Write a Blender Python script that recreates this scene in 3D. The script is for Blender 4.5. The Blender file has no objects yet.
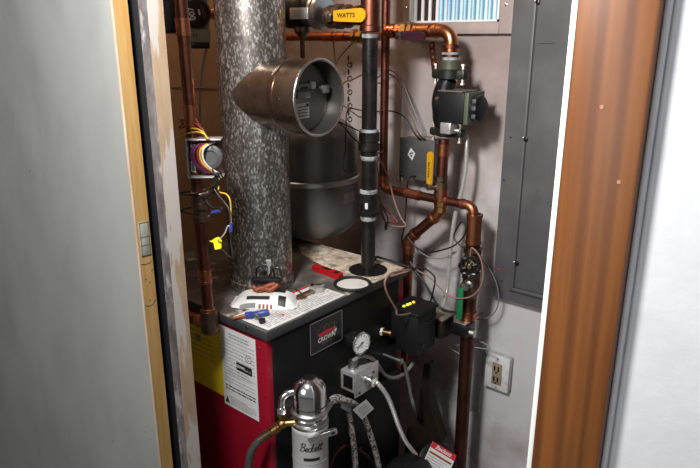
import bpy, bmesh, math, random
from mathutils import Vector as V, Matrix
random.seed(7)
col = bpy.context.scene.collection
R = math.radians
# ------------------------------------------------------------------ camera model (700x468 photograph)
F = 630.0; PITCH = R(17.2); YAW = R(40); CZ = 1.55
_cp, _sp, _cy, _sy = math.cos(PITCH), math.sin(PITCH), math.cos(YAW), math.sin(YAW)
def P(px, py, X=None, Y=None, Z=None):
    """photo pixel -> the point of a real plane (wall, boiler top, boiler front ...) seen there"""
    cx = (px - 350) / F; cy = (py - 234) / F
    fwd = _cp - cy * _sp; z = -(cy * _cp + _sp)
    d = V((fwd * _cy + cx * _sy, fwd * _sy - cx * _cy, z))
    t = X / d.x if X is not None else Y / d.y if Y is not None else (Z - CZ) / d.z
    return V((0, 0, CZ)) + d * t

# ------------------------------------------------------------------ materials
def mat(name, c, rough=.5, metal=0., c2=None, scale=8., lo=.35, hi=.65, detail=6., bump=0., bscale=None,
        stretch=(1, 1, 1), c3=None, s3=3., lo3=.5, hi3=.7, emit=0., kind='noise', spec=None, rough2=None):
    m = bpy.data.materials.new(name); m.use_nodes = True
    nt = m.node_tree; N = nt.nodes; L = nt.links
    b = N['Principled BSDF']
    b.inputs['Roughness'].default_value = rough; b.inputs['Metallic'].default_value = metal
    b.inputs['Base Color'].default_value = (*c, 1)
    if spec is not None: b.inputs['Specular IOR Level'].default_value = spec
    if emit:
        b.inputs['Emission Color'].default_value = (*c, 1); b.inputs['Emission Strength'].default_value = emit
    tc = N.new('ShaderNodeTexCoord'); mp = N.new('ShaderNodeMapping')
    geo = N.new('ShaderNodeNewGeometry')
    L.new(geo.outputs['Position'], mp.inputs['Vector']); mp.inputs['Scale'].default_value = stretch
    def tex(s, k):
        if k == 'voronoi':
            t = N.new('ShaderNodeTexVoronoi'); t.inputs['Scale'].default_value = s
            L.new(mp.outputs[0], t.inputs['Vector'])
            sp = N.new('ShaderNodeSeparateColor'); L.new(t.outputs['Color'], sp.inputs[0]); return sp.outputs[0]
        t = N.new('ShaderNodeTexNoise'); t.inputs['Scale'].default_value = s; t.inputs['Detail'].default_value = detail
        t.inputs['Roughness'].default_value = .6
        L.new(mp.outputs[0], t.inputs['Vector']); return t.outputs['Fac']
    def ramp(src, a, z):
        r = N.new('ShaderNodeMapRange'); r.inputs['From Min'].default_value = a; r.inputs['From Max'].default_value = z
        L.new(src, r.inputs['Value']); return r.outputs[0]
    last = None
    if c2 is not None:
        f = ramp(tex(scale, kind), lo, hi)
        mx = N.new('ShaderNodeMix'); mx.data_type = 'RGBA'
        mx.inputs[6].default_value = (*c, 1); mx.inputs[7].default_value = (*c2, 1)
        L.new(f, mx.inputs[0]); last = mx.outputs[2]
        if rough2 is not None:
            rr = N.new('ShaderNodeMapRange'); rr.inputs['To Min'].default_value = rough; rr.inputs['To Max'].default_value = rough2
            L.new(f, rr.inputs['Value']); L.new(rr.outputs[0], b.inputs['Roughness'])
    if c3 is not None:
        f = ramp(tex(s3, 'noise'), lo3, hi3)
        mx = N.new('ShaderNodeMix'); mx.data_type = 'RGBA'
        if last: L.new(last, mx.inputs[6])
        else: mx.inputs[6].default_value = (*c, 1)
        mx.inputs[7].default_value = (*c3, 1); L.new(f, mx.inputs[0]); last = mx.outputs[2]
    if last: L.new(last, b.inputs['Base Color'])
    if bump:
        bp = N.new('ShaderNodeBump'); bp.inputs['Strength'].default_value = bump; bp.inputs['Distance'].default_value = .004
        L.new(tex(bscale or scale, kind), bp.inputs['Height']); L.new(bp.outputs[0], b.inputs['Normal'])
    return m

M = {}
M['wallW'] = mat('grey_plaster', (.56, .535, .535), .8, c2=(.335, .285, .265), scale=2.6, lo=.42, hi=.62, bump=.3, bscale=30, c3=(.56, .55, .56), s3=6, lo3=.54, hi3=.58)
M['wallB'] = mat('tan_board_wall', (.50, .31, .18), .75, c2=(.36, .215, .12), scale=4, bump=.15, bscale=25)
M['white_wall'] = mat('white_painted_wall', (.66, .67, .70), .7, c2=(.60, .61, .65), scale=14, bump=.12, bscale=60)
M['inner'] = mat('inner_wall_grey', (.25, .23, .22), .8)
M['ceil'] = mat('ceiling_white', (.6, .57, .52), .8)
M['concrete'] = mat('concrete_floor', (.22, .21, .20), .8, c2=(.15, .145, .14), scale=6, bump=.2)
M['door'] = mat('grey_door_paint', (.225, .228, .218), .5, c2=(.165, .168, .162), scale=4.5, lo=.38, hi=.66, c3=(.30, .30, .285), s3=1.5, lo3=.45, hi3=.75, bump=.06, bscale=20, stretch=(1, 1, .55))
M['scuff'] = mat('dark_scuff', (.09, .09, .09), .7)
M['yellow_wood'] = mat('varnished_pine_edge', (.30, .165, .045), .5, c2=(.37, .235, .095), scale=20, stretch=(6, 6, .35))
M['pale_edge'] = mat('worn_pale_wood', (.44, .34, .25), .6, c2=(.32, .22, .15), scale=20, stretch=(4, 4, .5))
M['black_rubber'] = mat('black_rubber', (.008, .008, .01), .6)
M['jamb_grey'] = mat('dirty_grey_jamb', (.13, .117, .117), .7, c2=(.05, .043, .043), scale=34, stretch=(1, 1, .6), c3=(.27, .26, .26), s3=22, lo3=.55, hi3=.66)
M['jamb_raw'] = mat('raw_lumber', (.28, .195, .125), .75, c2=(.34, .25, .165), scale=25, stretch=(3, 3, .6), c3=(.37, .335, .31), s3=5, lo3=.58, hi3=.60)
M['white_edge'] = mat('white_jamb_paint', (.82, .84, .82), .5)
M['white_paint'] = mat('white_enamel', (.78, .78, .76), .45)
M['paper'] = mat('white_paper', (.66, .66, .655), .65)
M['paper_dirty'] = mat('grubby_white_paper', (.68, .66, .64), .65, c2=(.46, .42, .38), scale=26, lo=.58, hi=.75)
M['ink'] = mat('grey_ink', (.23, .23, .24), .7)
M['black_ink'] = mat('black_ink', (.015, .015, .015), .5)
M['red_ink'] = mat('red_ink', (.5, .02, .03), .5)
M['copper'] = mat('copper', (.52, .20, .10), .32, 1, c2=(.27, .095, .055), scale=22, lo=.38, hi=.68, rough2=.5)
M['copper_dark'] = mat('tarnished_copper', (.27, .095, .06), .36, 1, c2=(.115, .043, .032), scale=20, lo=.35, hi=.65, rough2=.5)
M['copper_bright'] = mat('new_copper', (.80, .33, .15), .26, 1, c2=(.55, .2, .09), scale=30)
M['solder'] = mat('silver_solder', (.62, .56, .5), .35, 1)
M['brass'] = mat('brass', (.55, .33, .11), .34, 1, c2=(.26, .15, .06), scale=25)
M['bronze'] = mat('dark_bronze', (.20, .13, .085), .42, .9, c2=(.10, .07, .05), scale=35)
M['iron'] = mat('black_iron', (.006, .006, .006), .28, .1, c2=(.022, .019, .017), scale=35, bump=.2, bscale=90)
M['black'] = mat('black_enamel', (.007, .007, .008), .33)
M['black_matte'] = mat('black_plastic', (.006, .006, .007), .55, spec=.35)
M['front_black'] = mat('boiler_front_black', (.005, .005, .0055), .5, c2=(.008, .008, .008), scale=12, spec=.2)
M['red'] = mat('boiler_red', (.235, .003, .015), .38, c2=(.20, .003, .012), scale=6)
M['topgrime'] = mat('grimy_boiler_top', (.075, .07, .066), .6, c2=(.19, .175, .155), scale=16, lo=.48, hi=.7, c3=(.60, .50, .38), s3=24, lo3=.60, hi3=.72, bump=.1)
M['lightgrime'] = mat('rust_dust_top', (.60, .49, .37), .7, c2=(.20, .15, .11), scale=32, lo=.45, hi=.66, c3=(.76, .70, .62), s3=40, lo3=.5, hi3=.62)
M['topedge'] = mat('boiler_top_edge', (.035, .035, .037), .45)
M['galv'] = mat('galvanized_steel', (.20, .18, .16), .36, .85, c2=(.85, .82, .79), scale=330, lo=.58, hi=1.0, kind='voronoi', c3=(.12, .10, .085), s3=55, lo3=.5, hi3=.68, rough2=.26, stretch=(1, 1, .45))
M['galv_tee'] = mat('stained_sheet_steel', (.42, .36, .30), .24, 1, c2=(.20, .12, .085), scale=9, lo=.45, hi=.7, rough2=.33)
M['steel'] = mat('bright_steel', (.66, .65, .63), .25, 1)
M['chrome'] = mat('chrome', (.88, .88, .88), .13, 1)
M['alu'] = mat('cast_aluminium', (.55, .54, .53), .35, 1, c2=(.42, .41, .4), scale=40)
M['tank'] = mat('grey_tank_paint', (.17, .165, .155), .32, .5, c2=(.13, .125, .12), scale=8)
M['panel'] = mat('grey_panel_paint', (.125, .125, .127), .5, .1, c2=(.098, .097, .10), scale=7, c3=(.155, .152, .152), s3=4, lo3=.5, hi3=.68)
M['panel_dark'] = mat('dark_panel_groove', (.03, .03, .032), .6)
M['greybox'] = mat('grey_steel_box', (.085, .085, .086), .45, .3, c2=(.12, .12, .12), scale=18)
M['greybox_light'] = mat('light_steel_box', (.42, .38, .33), .4, .7, c2=(.3, .26, .23), scale=20)
M['greybox_light2'] = mat('zinc_steel', (.66, .64, .62), .3, .6, c2=(.48, .46, .44), scale=26)
M['outlet'] = mat('worn_white_plate', (.66, .655, .66), .6, c2=(.48, .475, .48), scale=50, lo=.5, hi=.7)
M['outlet_face'] = mat('brown_receptacle', (.27, .215, .14), .5)
M['mud'] = mat('joint_compound', (.46, .45, .455), .85, c2=(.36, .35, .35), scale=40, bump=.5, bscale=55)
M['olive'] = mat('olive_green_casting', (.06, .06, .035), .5, .1, c2=(.10, .10, .06), scale=30)
M['green_cast'] = mat('dark_green_casting', (.010, .013, .010), .42, .2, c2=(.022, .026, .018), scale=40)
M['sage'] = mat('sage_green_paint', (.085, .10, .065), .5)
M['pale_sage'] = mat('pale_green_paint', (.24, .26, .18), .5)
M['green'] = mat('green_grip', (.01, .16, .055), .5)
M['yellow'] = mat('yellow_grip', (.70, .35, .008), .45)
M['yellow_label'] = mat('yellow_label', (.82, .61, .015), .6, c2=(.72, .53, .012), scale=10)
M['yellow_tag'] = mat('bright_yellow_tag', (.9, .78, .02), .5)
M['purple'] = mat('maroon_grip', (.045, .012, .022), .5)
M['sealant'] = mat('pale_pipe_dope', (.36, .385, .40), .7, c2=(.16, .16, .155), scale=60, lo=.45, hi=.6)
M['rope'] = mat('braided_steel_hose', (.62, .59, .56), .4, .45, c2=(.045, .042, .04), scale=260, kind='voronoi', lo=.42, hi=.75)
M['hose'] = mat('black_hose', (.03, .03, .028), .55, c2=(.07, .065, .055), scale=150)
M['conduit'] = mat('flexible_steel', (.66, .64, .61), .32, .5)
M['conduit_dull'] = mat('dull_flex_cable', (.26, .25, .24), .5, .4)
M['w_red'] = mat('wire_red', (.20, .022, .02), .5)
M['w_brown'] = mat('wire_brown', (.115, .048, .035), .5)
M['w_black'] = mat('wire_black', (.012, .012, .012), .5)
M['w_white'] = mat('wire_white', (.55, .5, .45), .5)
M['w_pink'] = mat('wire_dusty_pink', (.26, .145, .115), .55)
M['w_yellow'] = mat('wire_yellow', (.55, .33, .04), .5)
M['w_purple'] = mat('wire_purple', (.09, .014, .06), .5)
M['w_grey'] = mat('wire_grey', (.22, .215, .21), .5)
M['blue'] = mat('blue_plastic', (.03, .055, .24), .4)
M['orange'] = mat('orange_plastic', (.28, .06, .014), .5)
M['redtool'] = mat('red_plastic', (.40, .008, .01), .35)
M['wrench'] = mat('worn_wrench_steel', (.42, .30, .22), .35, .9, c2=(.2, .13, .1), scale=40)
M['pack'] = mat('white_plastic_film', (.76, .75, .73), .35)
M['rustbrown'] = mat('rust_brown_cover', (.03, .018, .012), .5, .3, c2=(.018, .012, .009), scale=20)
M['led_y'] = mat('led_yellow', (1, .75, .05), .4, emit=2.0)
M['led_g'] = mat('led_green', (.65, .95, .05), .4, emit=1.2)
M['led_o'] = mat('led_orange', (1, .35, .03), .4, emit=2.2)
M['sky_pane'] = mat('daylit_pane', (.30, .56, .76), .4, c2=(.50, .74, .90), scale=14, emit=.38)
M['dark_pane'] = mat('dark_pane', (.035, .012, .016), .5)
M['slat_shade'] = mat('grey_slat', (.34, .40, .47), .5)
M['hinge'] = mat('greenish_hinge', (.26, .30, .24), .5, .4, c2=(.42, .42, .33), scale=60)
M['copper_brown'] = mat('brown_copper', (.15, .06, .042), .42, .9, c2=(.075, .03, .024), scale=16)
M['tee_inside'] = mat('dark_sheet_steel', (.16, .15, .14), .4, .9)
M['greybox_mid'] = mat('mid_grey_steel', (.24, .24, .24), .45, .3)
M['canister'] = mat('canister_paint', (.62, .62, .62), .4, .3)
M['tank_tag'] = mat('faded_tank_label', (.36, .33, .30), .6, c2=(.2, .18, .17), scale=60)
M['gauge_face'] = mat('gauge_dial', (.88, .88, .90), .5)

def height_shade(m, tint, z0, z1):
    # upper-wall shade put into the base colour: browner, darker tint with ragged edge
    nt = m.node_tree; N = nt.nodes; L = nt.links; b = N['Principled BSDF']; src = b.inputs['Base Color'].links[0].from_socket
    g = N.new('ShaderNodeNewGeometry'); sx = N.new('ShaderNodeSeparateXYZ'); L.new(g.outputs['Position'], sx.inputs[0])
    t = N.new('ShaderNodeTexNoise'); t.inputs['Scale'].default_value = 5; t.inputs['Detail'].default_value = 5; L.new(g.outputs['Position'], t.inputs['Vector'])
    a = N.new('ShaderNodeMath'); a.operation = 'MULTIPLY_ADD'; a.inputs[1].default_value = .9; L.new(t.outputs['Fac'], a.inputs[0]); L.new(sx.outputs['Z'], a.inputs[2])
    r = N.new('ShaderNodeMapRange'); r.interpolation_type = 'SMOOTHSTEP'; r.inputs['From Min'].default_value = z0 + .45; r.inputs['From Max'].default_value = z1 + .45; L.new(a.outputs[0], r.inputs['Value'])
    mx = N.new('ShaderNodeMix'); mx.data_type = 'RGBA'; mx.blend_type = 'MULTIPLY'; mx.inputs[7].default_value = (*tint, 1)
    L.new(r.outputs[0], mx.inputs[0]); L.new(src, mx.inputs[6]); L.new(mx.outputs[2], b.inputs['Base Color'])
height_shade(M['wallW'], (.70, .60, .56), .95, 1.45)
# ------------------------------------------------------------------ mesh builder
ORG = {}
def frame(o, n, up=V((0, 0, 1))):
    n = V(n).normalized(); u = up.cross(n)
    if u.length < 1e-4: u = V((1, 0, 0))
    u.normalize(); v = n.cross(u)
    return (V(o), u, v, n)
class MB:
    def __init__(s): s.v = []; s.f = []; s.mi = []; s.m = 0
    def add(s, vs, fs):
        k = len(s.v); s.v += [V(a) for a in vs]; s.f += [tuple(i + k for i in f) for f in fs]; s.mi += [s.m] * len(fs); return s
    def mm(s, m): s.m = m; return s
    def box(s, x0, x1, y0, y1, z0, z1, bev=0., fr=None, seg=2):
        x0, x1 = min(x0, x1), max(x0, x1); y0, y1 = min(y0, y1), max(y0, y1); z0, z1 = min(z0, z1), max(z0, z1)
        bm = bmesh.new(); bmesh.ops.create_cube(bm, size=1)
        for v in bm.verts: v.co = V(((x0 + x1) / 2 + v.co.x * (x1 - x0), (y0 + y1) / 2 + v.co.y * (y1 - y0), (z0 + z1) / 2 + v.co.z * (z1 - z0)))
        if bev: bmesh.ops.bevel(bm, geom=bm.edges[:], offset=min(bev, .45 * min(x1 - x0, y1 - y0, z1 - z0)), segments=seg, profile=.5, affect='EDGES')
        bm.verts.index_update()
        vs = [v.co.copy() for v in bm.verts]; fs = [tuple(v.index for v in f.verts) for f in bm.faces]; bm.free()
        if fr: o, u, w, n = fr; vs = [o + u * a.x + w * a.y + n * a.z for a in vs]
        return s.add(vs, fs)
    def lathe(s, p0, ax, prof, n=28, cap=True, a0=0):
        p0 = V(p0); ax = V(ax).normalized(); u = ax.orthogonal().normalized(); w = ax.cross(u)
        vs = []; fs = []
        for (h, r) in prof:
            for i in range(n):
                a = 2 * math.pi * i / n + a0; vs.append(p0 + ax * h + (u * math.cos(a) + w * math.sin(a)) * max(r, 1e-5))
        for j in range(len(prof) - 1):
            for i in range(n):
                k = (i + 1) % n; fs.append((j * n + i, j * n + k, (j + 1) * n + k, (j + 1) * n + i))
        if cap: fs.append(tuple(range(n - 1, -1, -1))); fs.append(tuple((len(prof) - 1) * n + i for i in range(n)))
        return s.add(vs, fs)
    def cyl(s, a, b, r, r2=None, n=20, bev=0.):
        a = V(a); b = V(b); L = (b - a).length; r2 = r if r2 is None else r2
        pr = [(0, r), (L, r2)] if not bev else [(0, r - bev), (bev, r), (L - bev, r2), (L, r2 - bev)]
        return s.lathe(a, b - a, pr, n)
    def tube(s, pts, r, n=8, cap=True):
        pts = [V(p) for p in pts]; vs = []; fs = []; T0 = (pts[1] - pts[0]).normalized(); u = T0.orthogonal().normalized()
        for i, p in enumerate(pts):
            T = (pts[min(i + 1, len(pts) - 1)] - pts[max(i - 1, 0)]).normalized()
            u = (u - T * u.dot(T)).normalized(); w = T.cross(u); rr = r(i / (len(pts) - 1)) if callable(r) else r
            for k in range(n):
                a = 2 * math.pi * k / n; vs.append(p + (u * math.cos(a) + w * math.sin(a)) * rr)
        for i in range(len(pts) - 1):
            for k in range(n):
                q = (k + 1) % n; fs.append((i * n + k, i * n + q, (i + 1) * n + q, (i + 1) * n + k))
        if cap: fs.append(tuple(range(n - 1, -1, -1))); fs.append(tuple((len(pts) - 1) * n + k for k in range(n)))
        return s.add(vs, fs)
    def torus(s, c, ax, R_, r, n=32, m=10):
        c = V(c); ax = V(ax).normalized(); u = ax.orthogonal().normalized(); w = ax.cross(u); vs = []; fs = []
        for i in range(n):
            a = 2 * math.pi * i / n; d = u * math.cos(a) + w * math.sin(a)
            for k in range(m):
                b = 2 * math.pi * k / m; vs.append(c + d * (R_ + r * math.cos(b)) + ax * r * math.sin(b))
        for i in range(n):
            for k in range(m):
                fs.append((i * m + k, ((i + 1) % n) * m + k, ((i + 1) % n) * m + (k + 1) % m, i * m + (k + 1) % m))
        return s.add(vs, fs)
    def prism(s, poly, fr, h0, h1):
        o, u, w, n = fr; N = len(poly)
        vs = [o + u * a + w * b + n * h0 for a, b in poly] + [o + u * a + w * b + n * h1 for a, b in poly]
        fs = [tuple(range(N - 1, -1, -1)), tuple(range(N, 2 * N))] + [(i, (i + 1) % N, N + (i + 1) % N, N + i) for i in range(N)]
        return s.add(vs, fs)
    def rect(s, fr, x0, x1, y0, y1, h=.0006):
        o, u, w, n = fr
        return s.add([o + u * x + w * y + n * h for x, y in ((x0, y0), (x1, y0), (x1, y1), (x0, y1))], [(0, 1, 2, 3)])
    def sphere(s, c, r, sc=(1, 1, 1), n=20, m=12):
        c = V(c); vs = []; fs = []
        for j in range(m + 1):
            t = math.pi * j / m
            for i in range(n):
                a = 2 * math.pi * i / n; vs.append(c + V((math.sin(t) * math.cos(a) * sc[0], math.sin(t) * math.sin(a) * sc[1], math.cos(t) * sc[2])) * r)
        for j in range(m):
            for i in range(n): fs.append((j * n + i, (j + 1) * n + i, (j + 1) * n + (i + 1) % n, j * n + (i + 1) % n))
        return s.add(vs, fs)
    def text(s, string, fr, x, y, size, h=.0008, shear=0., squash=1., align='CENTER', bold=0.):
        cu = bpy.data.curves.new('t', 'FONT'); cu.body = string; cu.size = size; cu.shear = shear; cu.align_x = align; cu.align_y = 'CENTER'
        cu.offset = bold; cu.resolution_u = 3
        ob = bpy.data.objects.new('t', cu); col.objects.link(ob)
        bpy.context.view_layer.update()
        me = bpy.data.meshes.new_from_object(ob.evaluated_get(bpy.context.evaluated_depsgraph_get()))
        o, u, w, n = fr
        s.add([o + u * (x + p.co.x * squash) + w * (y + p.co.y) + n * h for p in me.vertices], [tuple(f.vertices) for f in me.polygons])
        bpy.data.objects.remove(ob); bpy.data.curves.remove(cu); bpy.data.meshes.remove(me); return s
    def lines(s, fr, x0, x1, y0, y1, n, th=.3, seed=1, words=True, h=.0007):
        """rows of illegible small print"""
        rg = random.Random(seed); dy = (y1 - y0) / n
        for i in range(n):
            y = y0 + dy * (i + .5); x = x0
            end = x1 if rg.random() < .75 else x0 + (x1 - x0) * rg.uniform(.45, .9)
            while x < end:
                w = (x1 - x0) * (rg.uniform(.04, .16) if words else 1); e = min(x + w, end)
                s.rect(fr, x, e, y - dy * th / 2, y + dy * th / 2, h); x = e + (x1 - x0) * .022
        return s
    def build(s, name, mats, parent=None, smooth=38, kind=None):
        if not isinstance(mats, (list, tuple)): mats = [mats]
        lo = V([min(v[i] for v in s.v) for i in range(3)]); hi = V([max(v[i] for v in s.v) for i in range(3)])
        c = (lo + hi) / 2
        me = bpy.data.meshes.new(name); me.from_pydata([v - c for v in s.v], [], s.f)
        for m in mats: me.materials.append(M[m] if isinstance(m, str) else m)
        me.polygons.foreach_set('material_index', s.mi)
        me.polygons.foreach_set('use_smooth', [True] * len(s.f)); me.update()
        bm = bmesh.new(); bm.from_mesh(me); bmesh.ops.recalc_face_normals(bm, faces=bm.faces[:]); bm.to_mesh(me); bm.free()
        me.set_sharp_from_angle(angle=R(smooth))
        o = bpy.data.objects.new(name, me); col.objects.link(o)
        if parent: o.parent = parent; o.location = c - ORG[parent.name]
        else: o.location = c
        ORG[o.name] = c
        if kind: o['kind'] = kind
        return o
def thing(name, label, cat, loc, group=None):
    o = bpy.data.objects.new(name, None); col.objects.link(o); o.location = V(loc); o.empty_display_size = .03
    ORG[o.name] = V(loc); return tag(o, label, cat, group)
def tag(o, label, cat, group=None):
    o['label'] = label; o['category'] = cat
    if group: o['group'] = group
    return o
def struct(o): o['kind'] = 'structure'; return o
def spline(pts, k=10):
    pts = [V(p) for p in pts]; out = []
    q = [pts[0] * 2 - pts[1]] + pts + [pts[-1] * 2 - pts[-2]]
    for i in range(1, len(q) - 2):
        a, b, c, d = q[i - 1:i + 3]
        for j in range(k):
            t = j / k; out.append(.5 * ((2 * b) + (c - a) * t + (2 * a - 5 * b + 4 * c - d) * t * t + (3 * b - a - 3 * c + d) * t ** 3))
    return out + [pts[-1]]

# ------------------------------------------------------------------ setting
XW = 1.60; YB = 1.80; XF = .68; CEIL = 2.35
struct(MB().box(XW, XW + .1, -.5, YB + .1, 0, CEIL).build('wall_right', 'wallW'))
struct(MB().box(XF, XW, YB, YB + .1, 0, CEIL).build('wall_back', 'wallB'))
struct(MB().box(XF + .03, XW, -.5, -.4, 0, CEIL).build('wall_left', 'inner'))
b = MB(); b.box(XF, XF + .03, -1.6, .262, 0, CEIL); b.box(XF, XF + .03, 1.065, 2.6, 0, CEIL); b.box(XF, XF + .03, .262, 1.065, 2.06, CEIL)
struct(b.build('wall_front', 'white_wall'))
struct(MB().box(XF, XW + .1, -.5, YB + .1, CEIL, CEIL + .1).build('ceiling', 'ceil'))
struct(MB().box(-2.6, XW + .1, -1.6, 2.6, -.1, 0).build('floor', 'concrete'))
# right side: stained casing and the white jamb edge beside it
c = MB(); c.box(.660, XF, .178, .2575, 0, 2.12, .003)
nt_w = None
def wood_mat():
    m = bpy.data.materials.new('orange_stained_pine'); m.use_nodes = True; N = m.node_tree.nodes; L = m.node_tree.links; b = N['Principled BSDF']
    b.inputs['Roughness'].default_value = .38
    g = N.new('ShaderNodeNewGeometry'); mp = N.new('ShaderNodeMapping'); mp.inputs['Scale'].default_value = (1, 1, .045)
    L.new(g.outputs['Position'], mp.inputs['Vector'])
    n1 = N.new('ShaderNodeTexNoise'); n1.inputs['Scale'].default_value = 70; n1.inputs['Detail'].default_value = 5; L.new(mp.outputs[0], n1.inputs['Vector'])
    w = N.new('ShaderNodeTexWave'); w.wave_type = 'BANDS'; w.bands_direction = 'Y'; w.inputs['Scale'].default_value = 11; w.inputs['Distortion'].default_value = 5.5; w.inputs['Detail'].default_value = 3; w.inputs['Detail Scale'].default_value = 1.2
    L.new(mp.outputs[0], w.inputs['Vector'])
    r = N.new('ShaderNodeValToRGB'); r.color_ramp.elements[0].color = (.125, .041, .010, 1); r.color_ramp.elements[1].color = (.19, .066, .0155, 1); r.color_ramp.elements[0].position = .02; r.color_ramp.elements[1].position = .55
    L.new(w.outputs['Fac'], r.inputs[0])
    mx = N.new('ShaderNodeMix'); mx.data_type = 'RGBA'; mx.blend_type = 'MULTIPLY'; mx.inputs[0].default_value = .55
    r2 = N.new('ShaderNodeValToRGB'); r2.color_ramp.elements[0].color = (.5, .42, .36, 1); r2.color_ramp.elements[1].color = (1, 1, 1, 1); r2.color_ramp.elements[0].position = .35; r2.color_ramp.elements[1].position = .62
    L.new(n1.outputs['Fac'], r2.inputs[0]); L.new(r.outputs[0], mx.inputs[6]); L.new(r2.outputs[0], mx.inputs[7]); L.new(mx.outputs[2], b.inputs['Base Color'])
    return m
M['wood'] = wood_mat()
M['nail'] = mat('filled_nail_hole', (.36, .19, .09), .6)
ca = struct(c.build('trim_1', 'wood'))
for i, (px, py) in enumerate(((602, 107), (619, 182))):
    p = P(px, py, X=.66); MB().cyl(p + V((.001, 0, 0)), p - V((.0006, 0, 0)), .0022, n=10).build('nail_hole', 'nail', ca)
struct(MB().box(.664, .712, .2575, .2642, 0, 2.06, .001).build('trim_2', 'white_edge'))
struct(MB().box(.672, XF, .172, .178, 0, 2.12, .001).build('trim_3', 'white_wall'))
# left side: raw jamb board with grey painted face, black weatherstrip, door folded back
j = MB(); j.box(.6193, .6498, .949, .9745, 0, 2.06)
for i, f in enumerate(j.f):
    n = (j.v[f[1]] - j.v[f[0]]).cross(j.v[f[2]] - j.v[f[1]])
    if abs(n.y) > max(abs(n.x), abs(n.z)): j.mi[i] = 1
struct(j.build('trim_4', ['jamb_grey', 'jamb_raw']))
struct(MB().box(.631, .647, .9745, 1.07, 0, 2.06, .001).build('trim_5', 'black_rubber'))
d = struct(MB().box(.5843, .6145, .999, 2.1, .01, 2.04).build('door_1', 'door'))
MB().box(.585, .6131, .995, .999, .01, 2.04).build('door_edge', 'yellow_wood', d)
MB().box(.5835, .5872, .994, .9995, .01, 2.04, .001).build('door_edge_lip', 'pale_edge', d)
fr = frame((.600, .9949, 1.0), (0, -1, 0))
zc = P(147, 238, Y=.995).z; h = MB(); h.box(-.0095, .0105, zc - 1.0 - .032, zc - 1.0 + .032, -.001, .0012, .0006, fr=fr)
hp = h.build('hinge_plate', 'hinge', d)
h = MB()
for dz in (-.031, -.012, .004, .031): h.box(-.0095, .0105, zc - 1 + dz - .0008, zc - 1 + dz + .0008, .001, .0017, fr=fr)
h.box(-.0085, -.0075, zc - 1.03, zc - .97, .001, .0017, fr=fr); h.box(.0085, .0095, zc - 1.03, zc - .97, .001, .0017, fr=fr)
h.build('hinge_rim', 'scuff', hp)
h = MB(); z0, z1 = P(148, 262, Y=.995).z - 1, P(152, 303, Y=.995).z - 1
for z in (z0, z1): h.tube([fr[0] + fr[1] * x + fr[2] * (z + k) + fr[3] * .0004 for x, k in ((-.012, 0), (-.005, -.002 if z == z0 else -.003), (.003, -.002), (.0095, .001 if z == z0 else .006))], .0006, 5)
h.build('mortise_outline', 'scuff', d)
h = MB()
for px, py in ((150, 282), (146, 279), (150, 300), (152, 270)):
    p = P(px, py, Y=.9949); h.cyl(p + V((0, .001, 0)), p - V((0, .0006, 0)), .0016, n=8)
h.build('screw_hole', 'scuff', d)
h = MB()
for (px, py, r) in ((30, 171, .0028), (69, 247, .0018), (66, 249, .0014), (33, 352, .0018), (100, 345, .0016), (145, 432, .002), (113, 441, .0022), (83, 172, .0012), (12, 210, .0014), (97, 120, .0014)):
    p = P(px, py, X=.5843); h.sphere(p, r, (.15, 1, .7), 10, 6)
h.build('scuff_mark', 'scuff', d)

# ------------------------------------------------------------------ vent window in the right wall
oy0, oy1, oz0, oz1 = .817, 1.100, 1.594, 1.86
w = struct(MB().box(XW - .001, XW, oy0, oy1, oz0, oz1).build('window_1', 'sky_pane'))
f = MB(); X0 = XW - .022
f.box(X0, XW, .776, oy0, 1.563, 1.9, .002); f.box(X0, XW, oy1, 1.124, 1.563, 1.9, .002); f.box(X0, XW, oy0, oy1, 1.563, oz0, .002); f.box(X0, XW, oy0, oy1, oz1, 1.9, .002)
M['pinkish'] = mat('dusty_pink_frame', (.42, .335, .30), .6, c2=(.34, .27, .25), scale=20)
f.build('window_frame', 'pinkish', w)
g = MB(); x0 = XW - .024
for a in ((oy0, oy0 + .005, oz0, oz1), (oy1 - .006, oy1, oz0, oz1), (oy0, oy1, oz0, oz0 + .005)): g.box(x0, XW - .002, *a)
g.build('grille_rim', 'white_paint', w)
MB().box(XW - .003, XW - .0015, oy1 - .075, oy1 - .006, oz0 + .005, oz1).build('dark_pane', 'dark_pane', w)
bars = [(oy1 - .012 - .0245 * i, .0042, 'white_paint') for i in range(4)]
yy = oy1 - .102; i = 0
while yy > oy0 + .008: bars.append((yy, .0020, 'white_paint' if i % 2 else 'slat_shade')); yy -= .0125; i += 1
for (y, hw_, m_) in bars: MB().box(XW - .012, XW - .007, y - hw_, y + hw_, oz0 + .004, oz1).build('grille_bar', m_, w)
for (py, y) in ((7, .80), (6, 1.112)):
    MB().lathe((X0 + .001, y, 1.635), (-1, 0, 0), [(0, .004), (.002, .004), (.003, .002)], 10).build('frame_screw', 'steel', w)

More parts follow.
